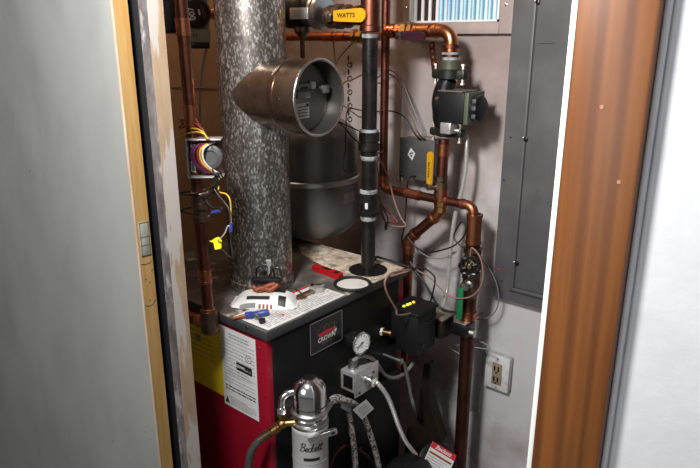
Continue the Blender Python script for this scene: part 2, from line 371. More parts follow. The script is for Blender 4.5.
# ------------------------------------------------------------------ electric panel
px0 = .777; pz0 = .832; e = thing('breaker_panel', 'tall flat grey steel breaker panel cover on the wall next to the wood casing', 'electrical panel', (XW, .55, pz0))
xp = 1.575
MB().box(xp + .002, XW, .30, px0 - .003, pz0 + .003, 1.80, .004).build('back_box', 'panel', e)
MB().box(xp - .004, xp + .004, .28, px0, pz0, 1.82, .003).build('cover_plate', 'panel', e)
yd = .718; zd = .872
r = MB(); r.box(xp - .010, xp - .003, yd - .006, yd + .004, zd, 1.80, .002); r.box(xp - .010, xp - .003, .30, yd + .004, zd - .004, zd + .006, .002)
r.build('door_rim', 'panel', e)
dd = MB().box(xp - .008, xp - .003, .30, yd - .0085, zd + .0085, 1.79, .0015).build('panel_door', 'panel', e)
gq = MB(); gq.box(xp - .0095, xp - .0042, yd - .0092, yd - .0065, zd + .006, 1.79); gq.box(xp - .0075, xp - .0042, .30, yd + .006, zd - .0075, zd - .0045); gq.build('door_groove', 'panel_dark', e)
for (px, py) in ((517, 263), (526, 139), (538, 2)):
    p = P(px, py, X=xp - .008); k = MB(); k.box(p.x - .006, p.x, p.y - .006, p.y + .004, p.z - .006, p.z + .006, .002); la = k.build('latch', 'black', dd)
    MB().lathe(p + V((-.004, .006, .003)), (-1, 0, 0), [(0, .003), (.003, .003), (.004, .0015)], 10).build('latch_screw', 'steel', la)
for (px, py) in ((502, 281), (504, 180), (511, 137)):
    p = P(px, py, X=xp - .004); MB().lathe(p + V((.001, 0, 0)), (-1, 0, 0), [(0, .003), (.002, .003), (.003, .001)], 10).build('cover_screw', 'black', e)
p = P(498, 269, X=xp - .004); MB().lathe(p + V((.001, -.004, 0)), (-1, 0, 0), [(0, .0035), (.002, .0035), (.003, .001)], 10).build('red_dot', 'red_ink', e)
gq = MB(); gq.box(xp - .0086, xp - .0078, .655, .70, 1.538, 1.540); gq.build('door_scratch', 'panel_dark', dd)

# ------------------------------------------------------------------ wall outlet and patched plaster
o = thing('wall_outlet', 'square white power outlet plate low on the grey wall', 'outlet', (XW, .752, .59))
MB().box(XW - .018, XW + .001, .706, .789, .532, .648, .006).build('outlet_box', 'mud', o)
MB().box(XW - .023, XW - .017, .708, .786, .533, .646, .003).build('cover_plate', 'outlet', o)
rc = MB().box(XW - .027, XW - .021, .730, .762, .552, .622, .003).build('receptacle', 'outlet_face', o)
s_ = MB()
for zc in (.57, .605):
    s_.box(XW - .0278, XW - .0265, .750, .755, zc - .008, zc + .008); s_.box(XW - .0278, XW - .0265, .738, .743, zc - .008, zc + .008)
    s_.cyl((XW - .0278, .7465, zc - .0125), (XW - .026, .7465, zc - .0125), .003, n=10)
s_.build('socket_slot', 'black', rc)
for zc in (.541, .636): MB().lathe((XW - .022, .746, zc), (-1, 0, 0), [(0, .0035), (.002, .003), (.0026, .001)], 10).build('plate_screw', 'w_grey', o)
tag(MB().box(XW - .012, XW + .001, .802, .862, .42, .67, .004).build('plaster_patch', 'mud'), 'rough grey vertical plaster strip left of the outlet', 'plaster')

# ------------------------------------------------------------------ boiler
BX0, BX1, BY0, BY1, BT = .828, 1.340, .930, 1.50, .95
bo = thing('boiler', 'red and black floor boiler with grimy top', 'boiler', ((BX0 + BX1) / 2, (BY0 + BY1) / 2, 0))
MB().box(BX0, BX1, BY0, BY1, .0, BT - .02, .004).build('jacket', 'red', bo)
MB().box(BX0 + .014, BX1 - .03, BY0 - .004, BY0 + .01, .05, BT - .02, .001).build('front_panel', 'front_black', bo)
tp = MB(); tp.box(BX0 - .006, BX1 + .006, BY0 - .008, BY1 + .004, BT - .022, BT - .001, .003).build('top_edge', 'topedge', bo)
topo = MB(); topo.box(BX0 - .004, BX1 + .004, BY0 - .006, BY1 + .002, BT - .002, BT, 0).build('top_panel', 'topgrime', bo)
MB().box(1.08, BX1 + .003, 1.075, 1.36, BT - .0005, BT + .0004).build('dusty_patch', 'lightgrime', bo) if False else None
# irregular dust patch at the back right of the top
poly = [(1.155, .99), (1.20, .925), (1.30, .925), (1.342, .93), (1.343, 1.10), (1.342, 1.27), (1.30, 1.30), (1.24, 1.22), (1.21, 1.12), (1.19, 1.04)]
MB().prism(poly, (V((0, 0, BT)), V((1, 0, 0)), V((0, 1, 0)), V((0, 0, 1))), -.0005, .0006).build('dusty_patch', 'lightgrime', bo)
# top instruction sheet
a, b_, c_ = P(266.5, 330.5, Z=BT), P(343, 295.5, Z=BT), P(316, 283.5, Z=BT)
frT = (V((.832, .929, BT + .0004)), V((1, 0, 0)), V((0, 1, 0)), V((0, 0, 1)))
sh = MB(); sh.rect(frT, 0, .258, 0, .113, .0003); sh.mm(1).lines(frT, .01, .25, .008, .100, 13, .3, 4, h=.0006)
sh.mm(2).rect(frT, .15, .256, .104, .112, .0006); sh.rect(frT, .072, .08, .028, .036, .0007)
sh.build('instruction_sheet', ['paper_dirty', 'ink', 'red_ink'], bo)
# left side labels
frS = lambda y, z: (V((BX0 - .0005, y, z)), V((0, -1, 0)), V((0, 0, 1)), V((-1, 0, 0)))
fy = frS(1.215, .728)
yl = MB(); yl.rect(fy, 0, .135, 0, .190, .0004); yl.mm(1).lines(fy, .006, .095, .075, .165, 7, .22, 3, h=.0006); yl.rect(fy, .10, .125, .168, .174, .0007); yl.rect(fy, .108, .113, .160, .182, .0007)
yl.rect(fy, .03, .05, .12, .138, .0007)
yl.build('yellow_label', ['yellow_label', 'outlet_face'], bo)
fw = frS(1.088, .710)
wl = MB(); wl.rect(fw, 0, .122, 0, .208, .0006)
wl.mm(1).lines(fw, .03, .10, .183, .198, 2, .4, 8, h=.0009); wl.lines(fw, .006, .116, .064, .182, 13, .18, 5, h=.0009); wl.lines(fw, .02, .10, .088, .105, 3, .2, 12, h=.0009)
wl.lines(fw, .024, .114, .006, .030, 5, .35, 6, h=.0009); wl.mm(2).lines(fw, .008, .114, .044, .06, 2, .4, 9, h=.0009)
wl.box(.052, .106, .110, .130, .0004, .0010, 0, fr=fw); wl.add([fw[0] + fw[1] * x + fw[2] * y + fw[3] * .001 for x, y in ((.004, .008), (.020, .008), (.012, .026))], [(0, 1, 2)])
for r_, mi in ((.010, 2), (.0085, 0)):
    wl.mm(mi).lathe(fw[0] + fw[1] * .096 + fw[2] * .150 + fw[3] * (.0008 if mi else .0009), (-1, 0, 0), [(0, r_), (.0001, r_)], 20)
wl.mm(2).text('C', fw, .096, .150, .014, .0013); wl.mm(0).text('CROWN', fw, .0665, .1205, .0095, .0014, squash=.75, bold=.0004); wl.text('BOILER CO', fw, .0905, .118, .0055, .0014, squash=.8)
wl.build('rating_label', ['paper', 'ink', 'black_ink'], bo)
for (px, py) in ((263, 350), (264, 360), (266, 374), (268, 398)):
    p = P(px, py, X=BX0); MB().lathe(p + V((.001, .012, 0)), (-1, 0, 0), [(0, .003), (.002, .003), (.003, .001)], 10).build('jacket_screw', 'steel' if py == 350 else 'red', bo)
p = P(247, 327.5, X=BX0 - .006); MB().lathe(p + V((.001, 0, 0)), (-1, 0, 0), [(0, .004), (.002, .004), (.0035, .0015)], 10).build('top_screw', 'steel', bo)
# front badge with crown emblem
fb = (V((1.014, BY0 - .0045, .8795)), V((1, 0, 0)), V((0, 0, 1)), V((0, -1, 0)))
bd = MB(); hw, hh = .0575, .0405; bd.box(-hw, hw, -hh, hh, -.0005, .0015, 0, fr=fb); bd.mm(1)
t_ = .0022
for a in ((-hw, hw, hh - t_, hh), (-hw, hw, -hh, -hh + t_), (-hw, -hw + t_, -hh, hh), (hw - t_, hw, -hh, hh)): bd.rect(fb, *a, .0019)
bd.mm(2)
bd.prism([(-.026, -.004), (.026, -.004), (.030, .004), (0, .0075), (-.030, .004)], fb, .0016, .002)
bd.mm(3)
def arc2(cx, cy, r, a0, a1, th, k=10):
    for i in range(k):
        t0, t1 = R(a0 + (a1 - a0) * i / k), R(a0 + (a1 - a0) * (i + 1) / k)
        bd.add([fb[0] + fb[1] * (cx + rr * math.cos(t)) + fb[2] * (cy + rr * math.sin(t)) + fb[3] * .002 for rr, t in ((r, t0), (r + th, t0), (r + th, t1), (r, t1))], [(0, 1, 2, 3)])
arc2(-.016, .008, .011, 20, 190, .002); arc2(.016, .008, .011, -10, 160, .002); arc2(0, .009, .010, 0, 180, .0018)
arc2(-.030, .012, .004, 60, 300, .0016); arc2(.030, .012, .004, -120, 120, .0016)
bd.lathe(fb[0] + fb[2] * .023 + fb[3] * .0018, fb[3], [(0, .0022), (.0003, .0022)], 10)
bd.mm(4).text('CROWN', fb, 0, -.0125, .0165, .0021, squash=.95, bold=.0006); bd.mm(1).text('BOILER CO.', fb, 0, -.0235, .007, .0021)
bd.build('badge', ['black', 'w_grey', 'red_ink', 'sage', 'paper'], bo)
for (px, py) in ((387, 341), (372, 396), (399, 388), (392, 437), (392, 445), (371, 377), (388, 402)):
    p = P(px, py, Y=BY0 - .004); MB().lathe(p + V((0, .001, 0)), (0, -1, 0), [(0, .0045), (.003, .0045), (.004, .002)], 6).build('front_bolt', 'steel' if py in (437, 445) else 'iron', bo)
pc = P(368, 270, Z=BT)
MB().lathe((pc.x, pc.y, BT), (0, 0, 1), [(0, .053), (.003, .052), (.004, .047), (.0045, .02)], 36).build('pipe_collar', 'black', bo)
# mounting plate of the burner on the lower front
MB().box(1.10, 1.31, BY0 - .02, BY0 - .003, .30, .66, .006).build('burner_door', 'black_matte', bo)
for (x, z) in ((1.12, .635), (1.29, .635), (1.12, .5), (1.29, .5)): MB().lathe((x, BY0 - .019, z), (0, -1, 0), [(0, .008), (.006, .008), (.008, .004)], 6).build('door_nut', 'iron', bo)

# ------------------------------------------------------------------ flue pipe with damper tee
FX, FY, FR_ = 1.016, 1.15, .080
fl = thing('flue_pipe', 'wide speckled galvanized flue pipe rising from the boiler top', 'flue pipe', (FX, FY, BT))
MB().lathe((FX, FY, BT + .0005), (0, 0, 1), [(0, .083), (.02, .083), (.022, FR_), (1.3985, FR_)], 64, cap=True).build('pipe', 'galv', fl)
MB().box(FX - .002, FX + .006, FY - FR_ - .0016, FY - FR_ + .003, BT + .02, 2.34).build('pipe_seam', 'galv', fl) if False else None
ax = V((math.sin(R(2)), -math.cos(R(2)), 0)); tz = 1.428; c0 = V((FX, FY, tz)); RT = .0815; L = .203
k = MB(); k.lathe(c0, ax, [(.0, .0785), (.126, .0785), (.1265, .0815), (.134, .0835), (.139, .0835), (.1395, RT), (.203, RT), (.2035, RT + .002), (.207, RT + .002), (.207, RT - .004)], 64, cap=False)
k.mm(1).lathe(c0, ax, [(.207, RT - .004), (.14, RT - .004)], 64, cap=False); k.build('damper_tee', ['galv_tee', 'tee_inside'], fl)
MB().torus(c0 + ax * (L + .002), ax, RT - .0005, .0032, 64, 10).build('tee_rim', 'steel', fl)
dm = MB().lathe(c0 + ax * .160, ax, [(0, RT - .005), (.004, RT - .006), (.005, .07), (.004, .068), (.004, .002)], 48).build('damper_plate', 'tee_inside', fl)
fd = frame(c0 + ax * .1645, ax)
k = MB(); k.box(-.034, .008, -.002, .030, 0, .008, .002, fr=fd); k.mm(1).box(-.024, .0, .018, .023, .007, .0086, fr=fd); dmb = k.build('damper_weight', ['greybox_mid', 'black'], dm)
k = MB(); k.box(-.034, .008, -.046, -.012, 0, .0035, .0005, fr=fd); k.mm(1).lines(fd, -.030, .004, -.043, -.017, 4, .35, 3, h=.0038); k.rect(fd, -.003, .006, -.021, -.014, .0039); k.build('damper_label', ['paper_dirty', 'black_ink'], dm)
MB().lathe(fd[0] + fd[1] * .018 + fd[2] * .024 , fd[3], [(0, .009), (.008, .009), (.010, .005)], 8).build('damper_nut', 'paper', dm)
k = MB(); k.box(.036, .060, .006, .024, -.001, .02, .003, fr=fd); k.build('damper_bracket', 'steel', dm)
MB().tube([fd[0] + fd[1] * x + fd[2] * .015 + fd[3] * .012 for x in (-.075, .075)], .002, 8).build('damper_axle', 'iron', dm)
k = MB(); k.lathe(c0 + ax * .16 + V((0, 0, 0)) + (fd[1] * -.0815), fd[1] * -1, [(-.001, .003), (.002, .003)], 8); k.build('tee_screw', 'black', fl)

# ------------------------------------------------------------------ expansion tank
TX, TY, TR = 1.372, 1.302, .140
t = thing('expansion_tank', 'dark grey steel expansion tank with a mid band, behind the flue', 'tank', (TX, TY, .962))
lo = [(.0, .02)] + [(.075 - .075 * math.cos(R(a)), TR * math.sin(R(a)) ** .8) for a in range(12, 91, 6)] + [(.19, TR)]
MB().lathe((TX, TY, .962), (0, 0, 1), lo, 56).build('lower_shell', 'tank', t)
up_ = [(.192, TR - .001), (.30, TR - .001)] + [(.30 + .075 * math.sin(R(a)), (TR - .001) * math.cos(R(a)) ** .8) for a in range(6, 89, 6)]
MB().lathe((TX, TY, .962), (0, 0, 1), up_, 56).build('upper_shell', 'tank', t)
MB().lathe((TX, TY, .962), (0, 0, 1), [(.180, TR), (.183, TR + .005), (.195, TR + .005), (.198, TR)], 56, cap=False).build('clamp_band', 'alu', t)
d_ = (V((0, 0, CZ)) - V((TX, TY, 0))); ang = math.atan2(d_.y, d_.x)
def on_tank(a, z, rr=TR): return V((TX + rr * math.cos(a), TY + rr * math.sin(a), z))
k = MB()
for i in range(6):
    a0, a1 = ang + .70 + .42 * i / 6, ang + .70 + .42 * (i + 1) / 6
    k.add([on_tank(a0, 1.088, TR + .0007), on_tank(a1, 1.088, TR + .0007), on_tank(a1, 1.118, TR + .0007), on_tank(a0, 1.118, TR + .0007)], [(0, 1, 2, 3)])
k.build('tank_label', 'tank_tag' if 'tank_tag' in M else 'greybox_light2', t)
MB().cyl((TX, TY, 1.332), (TX, TY, 1.40), .013).build('tank_nipple', 'iron', t)

# ------------------------------------------------------------------ pipe runs
def run(name, label, pts, r, m='copper', br=None, coup=(), fit=None, cat='pipe', elbows=True, ring='solder', bw=1.22):
    """pts: corner points; coup: (segment, t0, t1) sleeves; every straight, elbow and sleeve is its own part"""
    pts = [V(p) for p in pts]; br = br or r * 1.9; fit = fit or m
    base = min(pts, key=lambda p: p.z); root = thing(name, label, cat, base)
    ends = []
    for i in range(len(pts) - 1):
        a, b = pts[i], pts[i + 1]; d = (b - a).normalized()
        s0 = a + d * (br if i > 0 else 0); s1 = b - d * (br if i < len(pts) - 2 else 0)
        MB().cyl(s0, s1, r, n=24).build('pipe_section', m, root); ends.append((s0, s1))
    if elbows:
        for i in range(1, len(pts) - 1):
            p = pts[i]; a = (pts[i - 1] - p).normalized(); b = (pts[i + 1] - p).normalized()
            s0, s1 = p + a * br, p + b * br
            q = [s0 + a * r * .9] + [(s0 * (1 - u) + p * u) * (1 - u) + (p * (1 - u) + s1 * u) * u for u in [k / 10 for k in range(11)]] + [s1 + b * r * .9]
            e = MB().tube(q, r * 1.1, 24).build('elbow', fit, root)
            for (s, dd) in ((s0, a), (s1, b)):
                MB().lathe(s + dd * r * .25, dd, [(0, r * 1.1), (r * .12, r * bw), (r * .75, r * bw), (r * .87, r * 1.05)], 24, cap=False).build('elbow_collar', fit, e)
    for (i, t0, t1) in coup:
        a, b = pts[i], pts[i + 1]; p, q = a.lerp(b, t0), a.lerp(b, t1); d = (q - p).normalized(); Ln = (q - p).length
        c = MB().lathe(p, d, [(0, r * 1.03), (.0005, r * bw), (r * .5, r * bw), (r * .55, r * 1.13), (Ln - r * .55, r * 1.13), (Ln - r * .5, r * bw), (Ln - .0005, r * bw), (Ln, r * 1.03)], 24, cap=False).build('coupling', fit, root)
    return root
def tz_(p, q, pz): return (pz - p.z) / (q.z - p.z)
XP = 1.47
# a. riser on the left, between boiler and jamb
LX, LY = .772, 1.052
def zl(py): # height on the left riser seen at photo row py
    lo, hi = .2, 2.4
    for _ in range(40):
        mid = (lo + hi) / 2; fw = LX * _cy + LY * _sy; zz = mid - CZ; v = 234 - F * (zz * _cp + fw * _sp) / (fw * _cp - zz * _sp)
        if v > py: lo = mid
        else: hi = mid
    return mid
def row(X, Y, py):
    lo, hi = .0, 2.6
    for _ in range(40):
        mid = (lo + hi) / 2; fw = X * _cy + Y * _sy; zz = mid - CZ; v = 234 - F * (zz * _cp + fw * _sp) / (fw * _cp - zz * _sp)
        if v > py: lo = mid
        else: hi = mid
    return mid
lt, lb = V((LX - .0127, LY + .0151, 2.2)), V((LX, LY, zl(325)))
lend = lb + V((-.02, .10, 0)); 
rows = [(18, 36), (105, 127), (269, 283)]
cps = [(0, tz_(lt, lb, zl(a)), tz_(lt, lb, zl(b))) for a, b in rows]
rr = run('copper_riser', 'tall copper riser at the far left between the boiler and the door jamb', [lt, lb, V((LX - .02, YB + .002, lb.z))], .0122, 'copper_dark', coup=cps, fit='copper', br=.028)
k = MB(); z0, z1 = zl(193), zl(221); h_ = z0 - z1
k.lathe((LX, LY, z1), (0, 0, 1), [(0, .015), (.002, .0185), (h_ * .2, .0185), (h_ * .22, .0165), (h_ * .45, .0165), (h_ * .48, .021), (h_ * .68, .021), (h_ * .7, .017), (h_ * .95, .0175), (h_, .015)], 12)
k.build('union', 'bronze', rr)
MB().torus((LX, LY, zl(192)), (0, 0, 1), .0165, .0022, 24, 8).build('union_ring', 'solder', rr)
k = MB(); k.lathe(lb + V((0, 0, .036)), (0, 0, -1), [(0, .015), (.001, .0185), (.05, .0185), (.056, .012)], 24); k.build('bottom_fitting', 'bronze', rr)
# b. horizontal run on the wall behind the black pipe
h0, h1 = V((XP, 1.66, 1.557)), V((XP, 1.125, 1.557))
hx_ = P(359, 37, X=XP).y
cb = [(0, (1.66 - P(a, 37, X=XP).y) / .535, (1.66 - P(b2, 37, X=XP).y) / .535) for a, b2 in ((325, 334), (337, 346))]
cx_ = run('copper_crosspipe', 'horizontal copper pipe at the top between the flue and the black iron pipe', [h0, h1], .0125, 'copper', coup=cb, fit='copper_bright')
k = MB(); k.lathe((XP, hx_ + .02, 1.557), (0, -1, 0), [(0, .014), (.001, .0205), (.012, .0205), (.014, .016), (.024, .016), (.026, .022), (.04, .022), (.041, .014)], 8); k.build('brass_union', 'brass', cx_)
# c. elbow run above the main circulator
yu = P(451.5, 40, X=XP).y
p0 = V((XP, 1.10, P(395, 31, X=XP).z)); p1 = V((XP, yu, p0.z)); p2 = V((XP, yu, row(XP, yu, 52)))
rc_ = run('copper_elbow_pipe', 'bright copper elbow pipe feeding the top of the wall circulator', [p0, p1, p2], .0165, 'copper', coup=[(0, .05, .16), (0, .22, .42), (0, .47, .7)], fit='copper_bright', br=.036)
k = MB(); zz = row(XP, yu, 44); k.lathe((XP, yu, zz), (0, 0, -1), [(0, .017), (.002, .024), (.010, .024), (.011, .020), (.024, .020), (.025, .0225), (.032, .0225)], 24); k.build('adapter', 'copper_dark', rc_)
# d. thin riser, crossing, and the main drop on the right
yA = P(384.5, 100, X=XP).y; yB = P(471, 300, X=XP).y
zA, zB = P(384.5, 189, X=XP).z, P(471, 199, X=XP).z
d0, d1, d2, d3 = V((XP, yA, 2.3)), V((XP, yA, zA)), V((XP, yB + .008, zA - .002)), V((XP, yB + .004, .02))
tt = lambda py: (zA - row(XP, yB, py)) / (zA - .02)
rd = run('copper_loop_pipe', 'copper pipe dropping from the top, crossing under the circulator, then falling to the floor', [d0, d1, d2, d3], .0122, 'copper_dark', fit='copper', br=.026, coup=[(1, .27, .43), (1, .70, .74)])
k = MB(); k.cyl((XP, yB + .0035, .02), (XP, yB + .0045, row(XP, yB, 243)), .0195, n=24); k.build('wide_drop_pipe', 'copper_brown', rd)
for (a, b2) in ((214, 244), (311, 319)):
    za, zb = row(XP, yB, a), row(XP, yB, b2); Ln = za - zb
    k = MB(); k.lathe((XP, yB + .0045, za), (0, 0, -1), [(0, .015), (.001, .0225), (.008, .0225), (.009, .0205), (Ln - .009, .0205), (Ln - .008, .0225), (Ln - .001, .0225), (Ln, .0195)], 24, cap=False); k.build('drop_coupling', 'copper', rd)
# e. pump outlet, cross and diagonal to the boiler
yE = P(441.5, 196, X=XP).y
zt = row(XP, yE, 139); zc_ = row(XP, yE, 197); pe = V((XP, yE + .003, row(XP, yE, 213)))
pf = P(409, 239, X=XP); pg = V((XP, pf.y + .006, .55))
re_ = run('copper_return_pipe', 'copper pipe with a diagonal bend from the pump outlet down behind the boiler', [V((XP, yE, zt)), pe, pf, pg], .0150, 'copper_dark', fit='copper', br=.017, coup=[(0, .06, .22), (2, .0, .10)])
k = MB(); k.lathe((XP, yE, row(XP, yE, 188)), (0, 0, -1), [(0, .016), (.001, .019), (.035, .019), (.036, .016)], 24); k.build('tee_fitting', 'copper', re_)
k = MB(); k.lathe((XP, yE, row(XP, yE, 200)), (0, 0, -1), [(0, .0165), (.003, .021), (.014, .021), (.017, .0175), (.034, .0175)], 8); k.build('brass_nut', 'brass', re_)
# black iron pipe
IX, IY = pc.x, pc.y; ri = .0192
bi = thing('black_iron_pipe', 'vertical black iron pipe standing in the collar on the boiler top', 'pipe', (IX, IY, BT))
zi = lambda py: row(IX, IY, py)
MB().cyl((IX, IY, BT + .004), (IX, IY, zi(33)), ri, n=28).build('pipe_section', 'iron', bi)
a, b2 = zi(132), zi(157); Ln = a - b2
MB().lathe((IX, IY, a), (0, 0, -1), [(0, .020), (.001, .0265), (Ln * .35, .0265), (Ln * .37, .0235), (Ln * .45, .0235), (Ln * .47, .0275), (Ln * .72, .0275), (Ln * .74, .0225), (Ln, .021)], 28).build('union', 'iron', bi)
a, b2 = zi(193), zi(215); Ln = a - b2
cpl = MB().lathe((IX, IY, a), (0, 0, -1), [(0, .021), (.002, .0265), (.012, .0265), (.014, .0245), (Ln - .014, .0245), (Ln - .012, .0265), (Ln - .002, .0265), (Ln, .021)], 28).build('coupling', 'iron', bi)
k = MB(); fc = frame(V((IX, IY, zi(204))), (-.85, -.4, 0)); k.box(-.004, .004, -.008, .008, .0235, .026, .001, fr=fc); k.build('coupling_sticker', 'paper', cpl)
for (u, v_, r_) in ((129, 133, .0235), (155, 160, .0225), (189, 194, .0235), (214, 220, .0222), (34, 38, .0205)):
    a, b2 = zi(u), zi(v_); Ln = a - b2
    MB().lathe((IX, IY, a), (0, 0, -1), [(0, .0195), (Ln * .2, r_), (Ln * .7, r_), (Ln, .0195)], 28).build('pipe_dope', 'sealant', bi)
zt0, zt1 = zi(32), zi(0)
k = MB(); k.lathe((IX, IY, zt0), (0, 0, 1), [(0, .021), (.002, .0255), (.014, .0255), (.016, .0235), (.40, .0235)], 28); k.build('copper_tee', 'copper_dark', bi)
k = MB(); k.lathe((IX, IY, zi(15)), (.1, 1, 0), [(0, .020), (.03, .020), (.031, .0235), (.045, .0235), (.046, .02)], 24); k.build('tee_branch', 'copper_dark', bi)

# ------------------------------------------------------------------ circulator pumps
def bolt(p, ax, r, L, m, parent, name='bolt'):
    k = MB(); ax = V(ax); k.lathe(V(p) - ax * L * .5, ax, [(0, r * 1.7), (r * 1.2, r * 1.7), (r * 1.2, r), (L - r * 1.2, r), (L - r * 1.2, r * 1.7), (L, r * 1.7)], 6); return k.build(name, m, parent)
pu = thing('circulator_pump', 'black and green circulator pump mounted in the pipe on the right wall', 'pump', (XP, yu, 1.30))
zf = lambda py: row(XP, yu, py)
k = MB(); k.lathe((XP, yu, zf(60)), (0, 0, -1), [(0, .022), (.001, .0255), (zf(60) - zf(70), .0265), (zf(60) - zf(70) + .002, .030)], 28); k.build('flange_neck', 'olive', pu)
k = MB(); k.lathe((XP, yu, zf(52)), (0, 0, -1), [(0, .019), (.001, .0235), (.006, .0235), (.007, .0205), (zf(52) - zf(61), .0205)], 28); k.build('pale_union', 'sealant', pu)
for nm, za, zb in (('upper_flange', zf(69), zf(79)), ('lower_flange', zf(128), zf(136))):
    k = MB(); q = frame((XP, yu, zb), (0, 0, 1), up=V((1, 0, 0)))
    k.lathe((XP, yu, zb), (0, 0, 1), [(0, .028), (.002, .032), (za - zb - .002, .032), (za - zb, .028)], 32)
    k.box(-.014, .014, -.050, .050, 0, za - zb, .006, fr=(q[0], V((1, 0, 0)), V((0, 1, 0)), q[3])); fo = k.build(nm, 'green_cast', pu)
    for sgn in (-1, 1): bolt((XP - .004, yu + sgn * .041, (za + zb) / 2), (0, 0, 1), .0042, .052, 'solder', pu)
k = MB(); pts = [V((XP, yu, zf(79))), V((XP, yu + .008, zf(84))), V((XP, yu + .016, zf(92))), V((XP, yu + .020, zf(102))), V((XP, yu + .018, zf(112))), V((XP, yu + .018, zf(120))), V((XP, yu + .006, zf(129)))]
k.tube(spline(pts, 6), lambda t: .021 + .007 * math.sin(math.pi * t), 20); k.build('volute_body', 'black', pu)
zc2 = (zf(90) + zf(121)) / 2; hm = (zf(90) - zf(121)) / 2
k = MB(); k.lathe((XP - .006, yu + .026, zc2), (0, -1, 0), [(0, .026), (.006, .036), (.016, .037), (.018, .042), (.028, .042)], 32); k.build('motor_flange', 'black', pu)
k = MB(); k.box(XP - .05, XP + .032, yu - .075, yu + .002, zc2 - hm, zc2 + hm, .006); mo = k.build('motor_housing', 'black_matte', pu)
MB().box(XP - .051, XP + .033, yu - .088, yu - .075, zc2 - hm * 1.0, zc2 + hm * 1.0, .003).build('green_band', 'sage', pu)
k = MB(); k.lathe((XP - .014, yu - .087, zc2), (0, -1, 0), [(0, .034), (.018, .033), (.023, .027), (.024, .012)], 24); ec = k.build('end_cap', 'black', pu)
for dz in (-.018, .002, .02): MB().box(XP - .0485, XP - .043, yu - .107, yu - .096, zc2 + dz - .005, zc2 + dz + .006, .001).build('cap_label', 'greybox', ec)
MB().box(XP - .049, XP + .03, yu - .068, yu + .005, zc2 + hm, zc2 + hm + .002).build('top_plate', 'greybox_light', mo)
MB().box(XP - .055, XP - .02, yu - .042, yu - .010, zf(131), zf(120), .003).build('wiring_box', 'greybox_light2', pu)

# second: numbered pump at the far left top
q = P(196.5, 13, Y=1.40); bx = q.x; bz = q.z
wp = thing('circulator_pump', 'dark circulator pump numbered 007 beside the left copper riser', 'pump', (bx, 1.5, bz - .1))
axq = V((-.45, -.89, 0)).normalized(); fq = frame(q, axq)
MB().lathe(q - axq * .09, axq, [(0, .030), (.03, .036), (.085, .037), (.088, .034)], 32).build('motor_body', 'pale_sage', wp)
k = MB(); k.box(-.035, .035, -.040, .045, -.05, -.004, .010, fr=fq); k.build('square_housing', 'pale_sage', wp)
cap_ = MB(); cap_.lathe(q - axq * .006, axq, [(0, .038), (.006, .038), (.012, .033), (.013, .01)], 32)
ff = (fq[0] + axq * .0075, fq[1], fq[2], fq[3]); cp_ = cap_.build('name_cap', 'black', wp)
k = MB(); rot = R(100); u2 = fq[1] * math.cos(rot) + fq[2] * math.sin(rot); w2 = -fq[1] * math.sin(rot) + fq[2] * math.cos(rot)
k.text('007', (ff[0], u2, w2, fq[3]), .0, .013, .021, .0004, bold=.0006); k.rect((ff[0], u2, w2, fq[3]), -.006, .008, -.008, -.0035, .0004)
k.mm(1).lines((ff[0], u2, w2, fq[3]), -.016, .016, -.021, -.012, 2, .3, 2, h=.0004); k.build('cap_print', ['paper', 'brass'], cp_)
k = MB(); k.box(-.030, .034, -.072, -.038, -.05, -.002, .003, fr=fq); k.mm(1).text('CN', fq, -.012, -.056, .014, -.0014); k.build('terminal_box', ['pale_sage', 'black_ink'], wp)
k = MB(); k.box(-.032, .030, -.088, -.072, -.05, -.002, .003, fr=fq); k.build('terminal_base', 'black', wp)
k = MB(); k.cyl(fq[0] + fq[1] * .034 - axq * .02, fq[0] + fq[1] * .075 - axq * .02, .012, n=20); k.cyl(fq[0] + fq[1] * .044 - axq * .02, fq[0] + fq[1] * .056 - axq * .02, .016, n=20); k.build('side_fitting', 'copper_bright', wp)
MB().cyl(q - axq * .06, (q.x + .08, YB + .002, q.z), .02).build('pipe_stub', 'iron', wp)
k = MB(); k.box(-.105, -.04, -.05, .04, -.09, -.03, .008, fr=fq); k.build('flange_block', 'black', wp)

# third: dark pump body at the top centre with its yellow handled valve
XQ = IX + .012; q = P(303, 11, X=XQ); 
wq = thing('circulator_pump', 'round dark pump with a pale name plate at the top centre behind the flue', 'pump', (XQ, q.y, q.z - .06))
MB().sphere(q, .046, (1, 1.0, .98), 32, 18).build('pump_body', 'green_cast', wq)
yc = P(325, 12, X=XQ).y
MB().lathe((XQ, q.y + .11, q.z + .002), (0, -1, 0), [(0, .03), (.035, .034), (.06, .046), (.075, .047), (.12, .044), (.15, .03), (.17, .028)], 32).build('motor_body', 'black', wq)
k = MB(); k.lathe((XQ, yc + .03, q.z - .005), (0, -1, 0), [(0, .026), (.001, .042), (.010, .042), (.011, .036), (.016, .036), (.017, .043), (.027, .043), (.028, .024)], 32); k.build('pipe_flange', 'alu', wq)
fp_ = frame(P(299, 13, X=XQ - .048), (-1, -.25, 0)); k = MB(); k.box(-.027, .027, -.015, .013, -.006, .0015, .001, fr=fp_); k.mm(1).lines(fp_, -.02, .02, -.010, .008, 3, .3, 3, h=.002); k.build('name_plate', ['greybox_light2', 'ink'], wq)
k = MB(); ys = P(305, 45, X=XQ).y; k.lathe((XQ - .01, ys, q.z - .040), (0, 0, -1), [(0, .02), (.012, .022), (.018, .016), (.024, .009), (.03, .0065), (.085, .0065), (.086, .0085), (.1, .0085)], 16); k.build('drain_stem', 'bronze', wq)

